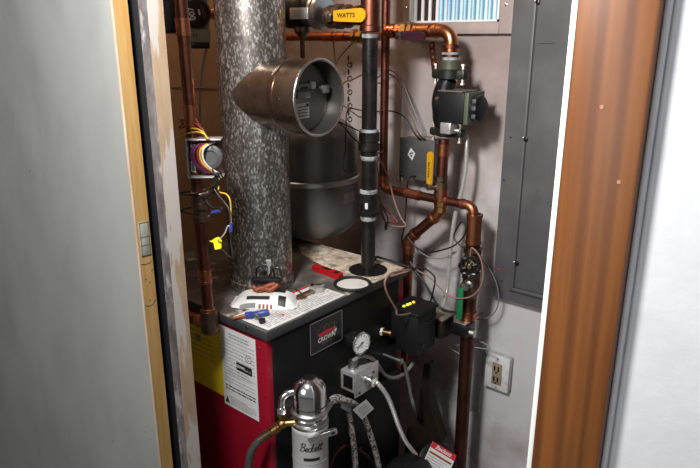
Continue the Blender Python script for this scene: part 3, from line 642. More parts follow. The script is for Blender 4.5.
def ball_valve(label, c, axis, r, Lb, hdir, hL, hw, off, mh, mb='brass', txt=None, side=V((-1, 0, 0)), hstart=-.012, tmat='black_ink'):
    """body along axis, lever hL long along hdir, standing off from the body on the given side"""
    c = V(c); axis = V(axis).normalized(); hdir = V(hdir).normalized(); side = V(side).normalized()
    o = thing('ball_valve', label, 'valve', c)
    MB().lathe(c - axis * Lb / 2, axis, [(0, r * 1.05), (.001, r * 1.35), (Lb * .22, r * 1.35), (Lb * .25, r * 1.1), (Lb * .35, r * 1.45), (Lb * .65, r * 1.45), (Lb * .75, r * 1.1), (Lb * .78, r * 1.35), (Lb - .001, r * 1.35), (Lb, r * 1.05)], 8).build('valve_body', mb, o)
    st = MB(); st.cyl(c + side * r, c + side * (off + .002), r * .42, n=12); st.build('stem', 'steel', o)
    u = hdir; w = side.cross(u); fr = (c + side * off, u, w, side)
    k = MB(); hr = hw / 2; k.prism([(hstart, -hr * .75), (hstart + .02, -hr * .85), (hL - hr, -hr)] + [(hL - hr + hr * math.sin(R(q)), -hr * math.cos(R(q))) for q in range(20, 180, 20)] + [(hL - hr, hr), (hstart + .02, hr * .85), (hstart, hr * .75)], fr, 0, .006); hd = k.build('lever', mh, o)
    k = MB(); k.lathe(c + side * (off - .004), side, [(0, r * .62), (.012, r * .62), (.014, r * .4)], 6); k.build('lever_nut', 'steel', o)
    if txt:
        k = MB(); k.text(txt, fr if txt != 'WATTS' or u.z == 0 else (fr[0], fr[1], fr[2], fr[3]), hL * .5, 0, hw * .46, .0066, bold=.0004, squash=1.15); k.build('lever_text', tmat, hd)
    return o
y0v = P(336, 16, X=XQ - .04).y; y1v = P(366, 16, X=XQ - .04).y; zv = P(350, 15.5, X=XQ - .04).z
ball_valve('ball valve with a horizontal yellow lever at the top centre', (XQ, y0v + .022, zv), (0, 1, 0), .021, .075, (0, -1, 0), y0v - y1v + .024, .032, .04, 'yellow', 'bronze', 'WATTS', hstart=.018)
tag(MB().lathe((XQ, y0v - .015, zv), (0, -1, 0), [(0, .022), (.03, .022), (.031, .0185), (y0v - .015 - IY - .045, .0185)], 24).build('copper_stub', 'copper_dark'), 'dark copper stub behind the yellow horizontal lever', 'pipe')
zA_, zB_ = row(1.43, yE + .025, 189), row(1.43, yE + .025, 153)
ball_valve('ball valve with a vertical yellow lever below the wall circulator', (XP, yE + .004, zA_ + .004), (0, 0, 1), .0145, .06, (0, 0, 1), zB_ - zA_, .024, .036, 'yellow', 'bronze', 'WATTS', side=V((-.93, .36, 0)), hstart=.010)
zp = P(408, 37, X=1.44).z
ball_valve('ball valve with a maroon lever under the wall vent', (XP, P(406, 33, X=XP).y, p0.z), (0, 1, 0), .0165, .055, (0, -1, -.02), .085, .024, .032, 'purple', 'brass', None, hstart=-.012, side=V((-.93, 0, -.36)))

# gate valve with handwheel and drain valve on the main drop
gv = V((XP, yB + .004, row(XP, yB, 263)))
g = thing('gate_valve', 'brass gate valve with a scalloped black handwheel on the right copper drop', 'valve', gv)
MB().lathe(gv + V((0, 0, .045)), (0, 0, -1), [(0, .02), (.001, .026), (.016, .026), (.018, .021), (.03, .027), (.06, .027), (.072, .021), (.074, .026), (.089, .026), (.09, .02)], 8).build('valve_body', 'bronze', g)
sd = V((-.87, -.34, .1)).normalized()
MB().lathe(gv, sd, [(0, .018), (.02, .018), (.022, .014), (.036, .014), (.037, .005), (.056, .005)], 16).build('bonnet', 'brass', g)
k = MB(); fr = frame(gv + sd * .047, sd); ptsw = [fr[0] + (fr[1] * math.cos(a) + fr[2] * math.sin(a)) * (.0245 + .0022 * math.cos(8 * a)) for a in [2 * math.pi * i / 64 for i in range(65)]]
k.tube(ptsw, .0048, 8)
for i in range(4):
    a = math.pi * i / 2 + .4; k.tube([fr[0], fr[0] + (fr[1] * math.cos(a) + fr[2] * math.sin(a)) * .025], .0042, 8)
k.lathe(fr[0] - sd * .006, sd, [(0, .010), (.012, .010), (.015, .006)], 16); k.build('handwheel', 'black', g)
dv = V((XP, yB + .004, row(XP, yB, 287)))
g = thing('drain_valve', 'brass drain valve with a hanging green lever below the black handwheel', 'valve', dv)
MB().lathe(dv + V((0, 0, .03)), (0, 0, -1), [(0, .0205), (.001, .024), (.012, .024), (.02, .0265), (.04, .0265), (.048, .024), (.06, .021)], 8).build('valve_body', 'bronze', g)
MB().lathe(dv + V((0, 0, .012)), (-.87, -.1, 0), [(0, .014), (.022, .014), (.024, .008), (.036, .008), (.037, .0105), (.043, .0105)], 12).build('outlet_spout', 'alu', g)
gl0 = V((1.425, 0, 0)); a_ = P(461, 287, X=1.428); b_2 = P(457, 318, X=1.428)
fr = frame(a_, (-.95, .1, 0)); k = MB(); k.box(-.0095, .0095, a_.z - a_.z - (a_.z - b_2.z), .0, -.003, .004, .003, fr=fr); k.build('lever', 'green', g)
k = MB(); k.tube([dv + V((-.036, -.002, .012)), a_ + V((.002, 0, .006)), a_ + V((0, 0, -.004))], .005, 8); k.build('lever_arm', 'brass', g)

# perforated strap hanger above the pump
k = MB(); a0 = P(431.5, 42, X=1.53); a1 = P(436, 78, X=1.53); fr = frame(a0, (-1, 0, 0)); dz = a1 - a0
up = (a0 - a1).normalized(); fr = (a1, V((-1, 0, 0)).cross(up) * -1, up, V((-1, 0, 0))); Ls = (a0 - a1).length
k.box(-.010, .010, 0, Ls, -.001, .001, fr=fr); k.mm(1)
for i in range(6): k.lathe(fr[0] + fr[2] * (Ls * (i + .5) / 6) + fr[3] * .0009, fr[3], [(0, .0032), (.0005, .0032)], 10)
tag(k.build('strap_hanger', ['copper_dark', 'solder']), 'perforated copper strap hanger left of the wall circulator', 'hanger')

# ------------------------------------------------------------------ boxes on the wall and the boiler
xb = 1.535; a = P(400.5, 138, X=xb); b2 = P(434, 141, X=xb); c2 = P(400.5, 176.5, X=xb)
g = thing('junction_box', 'dark grey square wall box with a white diamond sticker', 'electrical box', (XW, (a.y + b2.y) / 2, c2.z))
MB().box(xb + .003, XW + .001, b2.y, a.y, c2.z, a.z, .002).build('box_body', 'greybox', g)
MB().box(xb, xb + .004, b2.y - .002, a.y + .002, c2.z - .002, a.z + .002, .001).build('cover', 'greybox', g)
q = P(411.5, 154, X=xb); fr = frame(q + V((-.0004, 0, 0)), (-1, 0, 0)); k = MB(); s = .019
k.add([fr[0] + fr[1] * x + fr[2] * y for x, y in ((-s * .72, -.003), (.003, -s), (s * .72, .003), (-.003, s))], [(0, 1, 2, 3)]); k.mm(1)
for (x, y) in ((-.004, 0), (.003, .003), (0, -.006)): k.rect(fr, x - .003, x + .003, y - .002, y + .003, .0004)
k.build('diamond_sticker', ['paper', 'black_ink'], g)
for (px, py) in ((403, 140), (402, 174), (428, 170)): MB().lathe(P(px, py, X=xb) + V((.001, 0, 0)), (-1, 0, 0), [(0, .0035), (.003, .003), (.0036, .001)], 10).build('cover_screw', 'solder', g)
MB().lathe(P(403, 177, X=xb + .02) + V((0, 0, .002)), (-.2, 0, -1), [(0, .010), (.012, .010), (.013, .007), (.02, .007)], 12).build('cable_clamp', 'alu', g)
MB().box(xb + .01, XW - .01, b2.y + .01, a.y - .03, a.z + .001, a.z + .006, .001).build('top_clip', 'greybox_light', g)

# aquastat (control with leds) on the boiler front
g = thing('boiler_control', 'black control box with lit yellow and green lamps on the boiler front', 'control box', (1.32, .885, .73))
MB().box(1.276, 1.368, .838, BY0 - .0042, .735, .853, .004).build('case', 'black_matte', g)
MB().box(1.272, 1.372, .834, BY0 - .0042, .850, .861, .004).build('lid', 'black_matte', g)
k = MB(); k.tube(spline([(1.30, .8365, .826), (1.33, .8355, .818), (1.366, .8365, .83)], 8), .0022, 6); k.build('front_ridge', 'black', g)
for i, (px, py, m) in enumerate(((404, 306.5, 'led_g'), (407.5, 305, 'led_y'), (410, 304, 'led_g'), (413.5, 302.5, 'led_o'))):
    q = P(px, py, Z=.8612); MB().lathe(q - V((0, 0, .001)), (0, 0, 1), [(0, .0042), (.003, .0042), (.005, .002)], 12).build('lamp', m, g)
MB().lathe((1.272 + .03, .836, .760), (0, -1, 0), [(0, .004), (.003, .004)], 10).build('case_screw', 'iron', g)

g = thing('transformer', 'small grey transformer box behind the black boiler control', 'transformer', (1.44, .87, .74))
MB().box(1.392, 1.455, .832, .905, .742, .800, .003).build('mounting_box', 'rustbrown', g)
MB().box(1.387, 1.46, .828, .909, .800, .806, .002).build('box_lid', 'greybox_light', g)
MB().box(1.425, 1.475, .775, .826, .752, .788, .004).build('coil_core', 'black', g)
MB().box(1.428, 1.472, .78, .820, .788, .792, .002).build('core_lamination', 'greybox_light', g)
MB().lathe((1.45, .776, .762), (.1, -1, 0), [(0, .012), (.014, .012), (.016, .007)], 12).build('connector', 'alu', g)

# metal junction box on the boiler front
g = thing('junction_box', 'bright steel junction box on the black boiler front', 'electrical box', (1.13, .90, .69))
X0, X1 = P(346, 380, Y=.90).x - .005, P(376, 365, Y=.90).x
fr = (V((1.106, .868, .732)), V((1, 0, 0)), V((0, 0, 1)), V((0, -1, 0)))
MB().box(1.066, 1.146, .878, BY0 - .0042, .704, .758, .002).build('box_body', 'greybox_light2', g)
k = MB(); k.box(1.061, 1.154, .872, .878, .696, .764, .002); k.build('box_face', 'greybox_light2', g)
k = MB(); k.lathe((1.106, .873, .732), (0, -1, 0), [(0, .014), (.006, .014), (.007, .011), (.016, .011), (.018, .013), (.024, .013)], 16); k.build('conduit_connector', 'chrome', g)
for (x, z) in ((1.076, .706), (1.133, .740)): MB().cyl((x, .8725, z), (x, .8712, z), .0035, n=12).build('knockout_hole', 'black', g)
k = MB(); k.lathe((1.090, .905, .757), (0, 0, 1), [(0, .013), (.006, .013), (.007, .010), (.016, .009), (.017, .012), (.024, .011)], 12); k.build('top_connector', 'alu', g)
MB().box(1.0655, 1.067, .886, .916, .713, .748, .0).build('side_opening', 'black', g)

# pressure gauge and brass plug
q = P(363, 343, Y=.885)
g = thing('pressure_gauge', 'round pressure gauge with a white dial on the boiler front', 'gauge', (q.x, BY0 - .004, q.z))
ga = V((-.16, -1, .06)).normalized(); MB().lathe(V((q.x, BY0 - .004, q.z)), ga, [(0, .009), (.012, .009), (.0125, .027), (.014, .0285), (.042, .0285)], 40).build('gauge_case', 'black', g)
gc = V((q.x, BY0 - .004, q.z)) + ga * .042
MB().lathe(gc, ga, [(-.006, .0288), (0.001, .0292), (.003, .027), (.001, .0250)], 40, cap=False).build('bezel', 'chrome', g)
fg = frame(gc, ga); k = MB(); k.lathe(gc - ga * .0005, ga, [(0, .0255), (.0012, .0255)], 40); k.mm(1)
for i in range(11):
    a = R(225 - 27 * i); d1 = fg[1] * math.cos(a) + fg[2] * math.sin(a); k.tube([fg[0] + d1 * .0165 + ga * .0009, fg[0] + d1 * .022 + ga * .0009], .0006, 4)
k.text('PSI', fg, 0, -.011, .006, .001); di = k.build('dial', ['gauge_face', 'black_ink'], g)
k = MB(); a = R(205); d1 = fg[1] * math.cos(a) + fg[2] * math.sin(a); k.tube([fg[0] - d1 * .006 + ga * .0018, fg[0] + d1 * .018 + ga * .0018], .0009, 5); k.lathe(fg[0], ga, [(0, .0025), (.002, .002)], 10); k.build('needle', 'black_ink', di)
k = MB(); k.box(-.012, .006, .020, .0285, -.03, -.012, .002, fr=fg); k.build('case_clip', 'chrome', g)
q = P(352, 338, Y=.915); tag(MB().lathe((q.x, BY0 - .004, q.z), (0, -1, 0), [(0, .0075), (.008, .0075), (.009, .005), (.014, .004)], 6).build('hex_plug', 'steel'), 'small steel hex plug left of the pressure gauge', 'plug')
q = P(386, 333, Y=.91); g = thing('brass_fitting', 'short brass fitting on the boiler front right of the gauge', 'fitting', (q.x, BY0 - .004, q.z))
MB().lathe((q.x, BY0 - .004, q.z), (.25, -1, 0), [(0, .009), (.010, .009), (.011, .0065), (.022, .0065), (.023, .0085), (.03, .0085)], 12).build('fitting_body', 'brass', g)
MB().lathe(V((q.x, BY0 - .004, q.z)) , (.25, -1, 0), [(0, .011), (.006, .011)], 6).build('lock_nut', 'paper', g)

# open relay box at the left riser
q = P(204, 157, X=.775); fr = frame(V((.772, LY - .027, q.z)), (-.72, -.69, 0))
g = thing('relay_box', 'open steel relay box full of coloured wires in front of the left copper riser', 'relay box', fr[0])
k = MB(); k.box(-.036, -.033, -.039, .039, -.022, .016, .001, fr=fr); k.box(-.036, .034, .036, .039, -.022, .014, .001, fr=fr); k.box(-.036, .034, -.039, -.036, -.022, .014, .001, fr=fr); k.build('bracket', 'greybox_light2', g)
k = MB(); k.box(-.034, .032, -.036, .036, -.022, -.018, .001, fr=fr); k.build('back_plate', 'w_brown', g)
k = MB(); oc = fr[0] + fr[1] * .010 + fr[2] * .002; k.lathe(oc - fr[3] * .018, fr[3], [(0, .024), (.022, .024), (.024, .021), (.025, .014), (.022, .013)], 32); k.build('coil', 'greybox', g)
k = MB(); k.box(-.031, -.02, -.03, -.005, -.018, .002, .003, fr=fr); k.box(-.03, -.018, .008, .028, -.018, -.004, .003, fr=fr); k.build('terminal_block', 'steel', g)
for i, (m, off) in enumerate((('w_purple', -.018), ('w_red', -.011), ('w_yellow', -.006), ('w_purple', -.023), ('w_white', -.001))):
    pts = [fr[0] + fr[1] * x + fr[2] * y + fr[3] * z for x, y, z in ((off + .022, .032, .0), (off + .002, .022, .014), (off - .002, .004, .016), (off + .006, -.014, .014), (off + .024, -.03, .006))]
    MB().tube(spline(pts, 6), .0021, 8).build('lead', m, g)

# ------------------------------------------------------------------ oil filter / deaerator in front of the boiler
CX, CY = .8735, .8497; q = V((CX, CY, row(CX, CY, 440)))
zz = lambda py: row(CX, CY, py)
g = thing('oil_filter', 'silver oil filter canister with a chrome dome, lettered Beckett', 'oil filter', (CX, CY, .60))
cm = MB(); cm.lathe((CX, CY, zz(421)), (0, 0, -1), [(0, .040), (.003, .0415), (.012, .0415), (.014, .0405), (.19, .0405), (.195, .036)], 48)
fd_ = math.atan2(-CY, -CX)
def wrap_text(mb, s, zmid, size, a0, rr, shear=0, bold=0.):
    cu = frame((0, 0, 0), (0, 0, 1)); t = MB(); t.text(s, (V((0, 0, 0)), V((1, 0, 0)), V((0, 1, 0)), V((0, 0, 1))), 0, 0, size, 0, shear=shear, bold=bold)
    mb.add([V((CX + rr * math.cos(a0 + v.x / rr), CY + rr * math.sin(a0 + v.x / rr), zmid + v.y)) for v in t.v], t.f)
zw = lambda py: row(CX - .031, CY - .026, py)
k = cm.mm(1); 
GL = {'B': (.56, [[(.05, 0), (.15, 1)], [(-.08, .82), (.12, .99), (.42, 1), (.5, .82), (.4, .6), (.18, .52), (.42, .48), (.52, .28), (.4, .05), (.1, 0), (-.04, .1)]]),
      'e': (.35, [[(-.02, .13), (.22, .24), (.3, .38), (.2, .47), (.08, .35), (.07, .12), (.2, 0), (.36, .12)]]),
      'c': (.34, [[(.3, .4), (.2, .47), (.07, .33), (.07, .1), (.2, 0), (.36, .12)]]),
      'k': (.40, [[(.0, .1), (.15, 1), (.05, 0)], [(.34, .46), (.1, .25), (.3, 0), (.42, .12)]]),
      't': (.31, [[(.06, .2), (.16, .85), (.09, .12), (.18, 0), (.32, .12)], [(0, .56), (.4, .64)]])}
S_ = .0195; xo = -1.30
for ch in 'Beckett':
    adv, strokes = GL[ch]
    for st in strokes:
        pp = spline([V(((xo + x + .22 * y) * S_, y * S_, 0)) for x, y in st], 6)
        k.tube([V((CX + .0408 * math.cos(fd_ + .03 + p.x / .0408), CY + .0408 * math.sin(fd_ + .03 + p.x / .0408), zw(452) + p.y)) for p in pp], .00095, 5)
    xo += adv
for i in range(8):
    a0, a1 = fd_ - .38 + .9 * i / 8, fd_ - .38 + .9 * (i + 1) / 8
    for z0_, z1_ in ((zw(458.5), zw(461.5)),):
        k.add([V((CX + .0411 * math.cos(a), CY + .0411 * math.sin(a), z)) for a, z in ((a0, z1_), (a1, z1_), (a1, z0_), (a0, z0_))], [(0, 1, 2, 3)])
cn = cm.build('canister', ['canister', 'black_ink'], g)
k = MB()
for z in (zw(431), zw(465)): k.torus((CX, CY, z), (0, 0, 1), .0405, .0008, 48, 6)
k.build('seam_ring', 'w_grey', cn)
MB().lathe((CX, CY, zz(422)), (0, 0, 1), [(0, .0405), (.002, .042), (.008, .042), (.010, .036), (.026, .0355), (.028, .0425), (.036, .0425), (.038, .040)], 48).build('collar', 'alu', g)
zb_ = zz(414); hd_ = zz(376) - zb_
rD = .0375; prof = [(0, .040), (.003, .0395), (.005, rD), (hd_ - rD, rD)] + [(hd_ - rD + rD * math.sin(R(a)), rD * math.cos(R(a))) for a in range(6, 68, 6)] + [(hd_ - rD + rD * .93, .0145)]
dome = MB().lathe((CX, CY, zb_), (0, 0, 1), prof, 48).build('chrome_dome', 'chrome', g)
MB().lathe((CX, CY, zb_ + hd_ * .96), (0, 0, 1), [(-.003, .0155), (.002, .0148), (.003, .011)], 24).build('dome_cap', 'black', dome)
MB().torus((CX, CY, zb_ + hd_ * .30), (0, 0, 1), rD, .0014, 48, 8).build('dome_ring', 'iron', dome)
rg = V((math.sin(YAW), -math.cos(YAW), 0)); tw = V((-_cy, -_sy, 0))
hc = V((CX, CY, zz(424)))
k = MB(); fr = (hc + tw * .046 + rg * .022, (rg * .9 + V((0, 0, .36))).normalized(), V((0, 0, 1)), tw); fr = (fr[0], fr[1], tw.cross(fr[1]), tw); k.box(-.024, .042, -.0065, .0065, -.006, .006, .002, fr=fr); k.mm(1).box(.03, .038, -.003, .003, .0055, .0065, fr=fr); k.build('clamp_bar', ['steel', 'black'], g)
k = MB(); k.box(CX - .022, CX + .022, CY + .03, BY0 - .0045, zz(424), zz(412), .003); k.build('wall_bracket', 'alu', g)
k = MB(); a = V((CX, CY, zz(389))); k.tube(spline([a - rg * .030 + tw * .01, a - rg * .048 + tw * .012 + V((0, 0, -.004)), a - rg * .058 + tw * .014 + V((0, 0, -.018)), a - rg * .060 + tw * .014 + V((0, 0, -.045))], 8), .008, 14); k.lathe(a - rg * .060 + tw * .014 + V((0, 0, -.036)), (0, 0, -1), [(0, .011), (.014, .011), (.015, .009)], 6); k.build('elbow_arm', 'chrome', g)
k = MB(); e0 = a - rg * .060 + tw * .014 + V((0, 0, -.048)); k.lathe(e0, (0, 0, -1), [(0, .008), (.002, .0105), (.010, .0105), (.012, .007), (.022, .007), (.024, .010), (.036, .010)], 8); k.cyl(e0 - V((0, 0, .03)), e0 + rg * .035 - V((0, 0, .026)), .0075, n=14); k.sphere(e0 - V((0, 0, .03)), .0115, n=14, m=8); k.build('brass_tee', 'brass', g)
e1 = e0 - V((0, 0, .032))
# hoses
h = thing('oil_hose', 'thick black oil hose leaving the left brass fitting of the oil filter', 'hose', e1 - V((0, 0, .2)))
MB().lathe(e1, (-rg + V((0, 0, -.75))), [(0, .009), (.010, .009), (.011, .0115), (.024, .0115), (.025, .0095), (.034, .0085)], 12).build('hose_fitting', 'brass', h)
hd = (-rg + V((0, 0, -.75))).normalized()
MB().tube(spline([e1 + hd * .03, e1 + hd * .055 , e1 - rg * .070 + V((0, 0, -.068)), e1 - rg * .080 + V((0, 0, -.12)), e1 - rg * .080 + V((0, 0, -.22)), e1 - rg * .06 + V((0, 0, -.40))], 10), .0085, 14).build('hose', 'hose', h)
MB().tube([e1 + hd * .034, e1 + hd * .05, e1 + hd * .062], .0098, 14).build('ferrule', 'bronze', h)
def T(px, py, Y): return P(px, py, Y=Y)
for nm, lab, pts, tg in (('a', 'inner braided hose with a small white tag right of the oil filter', [(328, 404), (334, 398), (342, 398.5), (347, 404), (350, 420), (353, 440), (355, 458), (356, 475), (357, 500)], ((342, 398), (353, 401), (350, 413), (341, 408))),
                         ('b', 'outer braided hose with a large white tag right of the oil filter', [(326, 407), (333, 401), (341, 400), (350, 401.5), (358, 407), (365, 420), (372, 440), (377, 458), (381, 478), (385, 505)], ((353, 410), (366.5, 399.5), (374, 408.5), (362, 419.5)))):
    yy = .868 if nm == 'a' else .852
    h = thing('braided_hose', lab, 'hose', T(pts[-1][0], pts[-1][1], yy))
    MB().tube(spline([T(x, y, yy + (.0 if i else .0)) for i, (x, y) in enumerate(pts)], 8), .0076, 12).build('hose', 'rope', h)
    tp_ = [T(x, y, yy - .0105) for x, y in tg]; k = MB(); k.add(tp_, [(0, 1, 2, 3)]); o_ = [p + V((0, .0012, 0)) for p in tp_]; k.add(o_, [(3, 2, 1, 0)]); 
    k.mm(1); u_ = (tp_[1] - tp_[0]); w_ = tp_[3] - tp_[0]
    for i in range(4):
        s0 = .2 + .17 * i; k.tube([tp_[0] + w_ * s0 + u_ * .18 + V((0, -.0004, 0)), tp_[0] + w_ * s0 + u_ * .8 + V((0, -.0004, 0))], .0005, 4)
    k.build('paper_tag', ['paper', 'w_grey'], h)
    q0 = T(pts[0][0], pts[0][1], yy); k = MB(); k.lathe(q0 + V((-.02, 0, -.006)), (1, 0, .3), [(0, .009), (.012, .009), (.013, .0115), (.024, .0115), (.026, .009)], 10); k.build('end_fitting', 'alu', h)

# ------------------------------------------------------------------ burner at the bottom right
g = thing('burner', 'black burner motor with a white and red label at the lower right', 'burner', (1.33, .78, .36))
m0 = P(436, 460, Y=.74); mz = m0.z
MB().lathe(V((1.215, .86, .34)), (0, -1, 0), [(0, .10), (.02, .11), (.06, .11), (.07, .09)], 32).build('fan_housing', 'black_matte', g)
mc = P(438, 463, X=1.345); av = V((-.45, -.62, .64)).normalized()
fr = frame(mc, av, up=V((0, 0, 1))); 
MB().lathe(mc - av * .13, av, [(0, .05), (.02, .062), (.118, .062), (.128, .058), (.13, .05)], 40).build('motor', 'black', g)
kq = [P(x, y, X=1.334) for x, y in ((425, 449.5), (440, 444.5), (457, 463), (441, 476))]
o_ = (kq[0] + kq[1] + kq[2] + kq[3]) / 4; u_ = (kq[1] - kq[0]).normalized(); 
fl_ = frame(mc + av * .0006, av); an = R(-38); fu = fl_[1] * math.cos(an) + fl_[2] * math.sin(an); fv = -fl_[1] * math.sin(an) + fl_[2] * math.cos(an); fL = (fl_[0], fu, fv, av)
k = MB(); k.box(-.040, .040, -.046, .046, -.001, .001, .0, fr=fL); k.mm(1).rect(fL, -.040, .040, .028, .046, .0014); k.mm(2).lines(fL, -.036, .036, -.042, .010, 7, .3, 3, h=.0014); k.mm(3).rect(fL, -.036, .036, .013, .019, .0014)
k.mm(0).text('Beckett', fL, 0, .037, .016, .0018, bold=.0004, shear=.2); k.build('motor_label', ['paper', 'red_ink', 'ink', 'orange'], g)
# brown chassis cover beside the burner
br_ = [P(x, y, X=1.40) for x, y in ((424, 364), (430, 364), (429, 400), (436, 424), (441, 440), (433, 458), (404, 458), (407, 430), (417, 420))]
k = MB(); k.add(br_ + [p + V((.035, 0, 0)) for p in br_], [tuple(range(9))] + [(i, (i + 1) % 9, 9 + (i + 1) % 9, 9 + i) for i in range(9)] + [tuple(range(17, 8, -1))])
tag(k.build('chassis_cover', 'rustbrown'), 'dark brown bent metal cover behind the burner motor', 'cover')

# ------------------------------------------------------------------ cables and conduits
def cable(name, label, pts, r, m, cat='wire', group=None, k=10, n=8):
    LATER.append((name, label, [V(p) for p in pts], r, m, cat, k, n))
LATER = []
def ribbed(name, label, pts, r, m, cat='conduit', pitch=.0065):
    c = spline(pts, 14); L = [0]
    for i in range(1, len(c)): L.append(L[-1] + (c[i] - c[i - 1]).length)
    N = int(L[-1] / pitch * 4); out = []; j = 0
    for i in range(N + 1):
        s = L[-1] * i / N
        while j < len(L) - 2 and L[j + 1] < s: j += 1
        f = (s - L[j]) / max(1e-9, L[j + 1] - L[j]); out.append(c[j].lerp(c[j + 1], f))
        def rr(t): i = round(t * N); return r * (1.0 if i % 4 in (0, 1) else .62)
    return tag(MB().tube(out, rr, 10).build(name, m), label, cat)
ribbed('flexible_conduit', 'shiny ribbed conduit curving down from the steel junction box', [V((1.106, .850, .732))] + [P(x, y, Y=.845) for x, y in ((378, 384), (387, 396), (393, 410), (399, 427), (406, 442), (416, 455))], .0062, 'conduit')
cable('flexible_conduit', 'grey smooth loop of cable from the steel junction box to the control', [V((1.090, .905, .778))] + [P(x, y, Y=.89) for x, y in ((361, 356), (371, 358), (378, 365), (383, 373), (390, 377.5), (398, 377), (405, 373), (411, 366), (413, 362))], .0052, 'conduit_dull', 'conduit')
cable('flexible_conduit', 'grey straight cable hanging from the control beside the red jacket edge', [P(x, y, Y=.87) for x, y in ((400, 361), (404, 364), (408, 380), (411, 396), (414, 408))] + [P(415, 416, Y=.928)], .0048, 'conduit_dull', 'conduit')
q = P(400.5, 361, Y=.87); tag(MB().lathe(q + V((0, .06, 0)), (0, -1, 0), [(0, .006), (.05, .006), (.052, .0085), (.064, .0085), (.066, .005)], 12).build('cable_connector', 'alu'), 'small silver cable connector under the black boiler control', 'connector')
ribbed('armored_cable', 'silver armored cable running down the wall from the circulator', [V((XP - .036, yu - .036, zf(127)))] + [P(x, y, X=1.50) for x, y in ((465.5, 135), (466.5, 150), (465.5, 170), (462, 190), (457, 207), (453.5, 225), (450, 255), (447, 290))] + [V((1.44, .868, .805))], .0066, 'conduit', pitch=.005)
ribbed('armored_cable', 'thin grey armored cable hanging from the numbered pump beside the flue', [P(x, y, Y=1.40) for x, y in ((207.5, 45), (206, 52), (203, 66), (201, 82), (200, 100), (200, 118), (200, 150), (202, 200))] + [P(206, 262, Z=.951)], .0042, 'conduit_dull', pitch=.006)
XX = 1.50
wires = [
 ('thin brown wire arching from the black pipe to the wall box', [(372, 82), (385, 74), (396, 78), (402, 88), (407, 105), (413, 120), (419, 134)], 'w_brown', 1.50, .0022),
 ('thin grey wire arching just right of the brown arch to the wall box', [(376, 70), (392, 71), (402, 82), (409, 98), (416, 116), (423, 135)], 'w_grey', 1.53, .0018),
 ('black wire bowing across to the top of the wall box', [(380, 113), (390, 111), (400, 114), (408, 121), (415, 134)], 'w_black', 1.50, .0022),
 ('black wire from the wall box down to the boiler corner', [(409, 178), (407, 190), (406, 210), (404, 228), (402, 240), (405, 262)], 'w_black', 1.50, .0022),
 ('black wire loop hanging between the diagonal pipe and the right drop', [(408, 237), (416, 247), (428, 252), (442, 250), (455, 245), (464, 236), (466, 227), (462, 222), (457, 228), (454, 238), (461, 246)], 'w_black', 1.45, .0024),
 ('grey wire loop below the black loop on the right wall', [(412, 243), (420, 252), (432, 258), (444, 258), (456, 252)], 'w_grey', 1.52, .0018),
 ('dusty pink wire hanging from the black pipe union past the copper elbow', [(377, 155), (383, 165), (389, 180), (394, 200), (400, 216), (405, 226)], 'w_pink', 1.40, .0026),
 ('grey wire looping around the gate valve to the outlet', [(474, 252), (484, 262), (493, 275), (498, 290), (498, 305), (492, 315), (482, 319), (474, 318)], 'w_grey', 1.55, .002),
 ('dusty pink wire circling the gate valve', [(472, 248), (480, 257), (483, 270), (482, 283), (476, 293), (466, 298), (452, 297), (440, 288), (428, 276), (417, 270)], 'w_pink', 1.42, .0024),
 ('black cable dropping from the boiler corner to the right drop pipe', [(411, 267), (421, 278), (430, 292), (437, 304), (447, 311), (461, 312)], 'w_black', 1.43, .0034),
 ('black wire arch behind the boiler control', [(411, 268), (422, 268), (430, 272), (435, 279), (433, 292), (431, 300)], 'w_black', 1.42, .0026),
 ('dark red wire falling from the black pipe past its lower coupling', [(377, 163), (379, 178), (379, 195), (384, 208), (392, 216), (397, 223)], 'w_red', 1.38, .0016),
 ('brown wire tail with a black wire nut right of the coupling', [(380, 205), (385, 212), (388, 219), (386, 227)], 'w_brown', 1.38, .002),
 ('red wire curling up right of the lower coupling', [(380, 212), (386, 208), (391, 214), (398, 223)], 'w_red', 1.39, .0016),
 ('brown wire slanting from the damper tee up to the black pipe', [(342, 86), (352, 80), (363, 74), (372, 68)], 'w_brown', 1.36, .0022),
 ('brown wire slanting from the copper crosspipe to the wall behind', [(353, 42), (346, 50), (339, 58), (336, 64)], 'w_brown', 1.49, .0018),
 ('brown wire hanging in a curve between damper and black pipe', [(341, 106), (352, 112), (360, 117), (368, 114)], 'w_brown', 1.36, .002),
 ('black wire from the damper rim down to the tank side', [(339, 122), (345, 128), (352, 137), (359, 143)], 'w_black', 1.25, .0018),
 ('black wire along the right of the tank', [(348, 110), (346, 130), (345, 150), (343, 165), (347, 172)], 'w_black', 1.24, .0016),
 ('black wire lying along the back right edge of the boiler top', [(376, 257), (388, 260), (400, 264), (409, 267)], 'w_black', 1.335, .0032),
 ('white wire pair crossing the drop pipe towards the outlet', [(448, 346), (460, 345), (474, 342), (484, 343), (490, 349)], 'w_grey', 1.50, .0018),
]
for lab, pts, m, X, r in wires:
    cable('wire', lab, [P(x, y, X=X) for x, y in pts], r, m)
cable('fuel_line', 'thin curved copper fuel line low on the black boiler front', [P(x, y, Y=.88) for x, y in ((327, 480), (332, 462), (338, 451), (346, 445), (354, 447), (366, 455), (376, 466))], .0032, 'copper_dark', 'pipe')
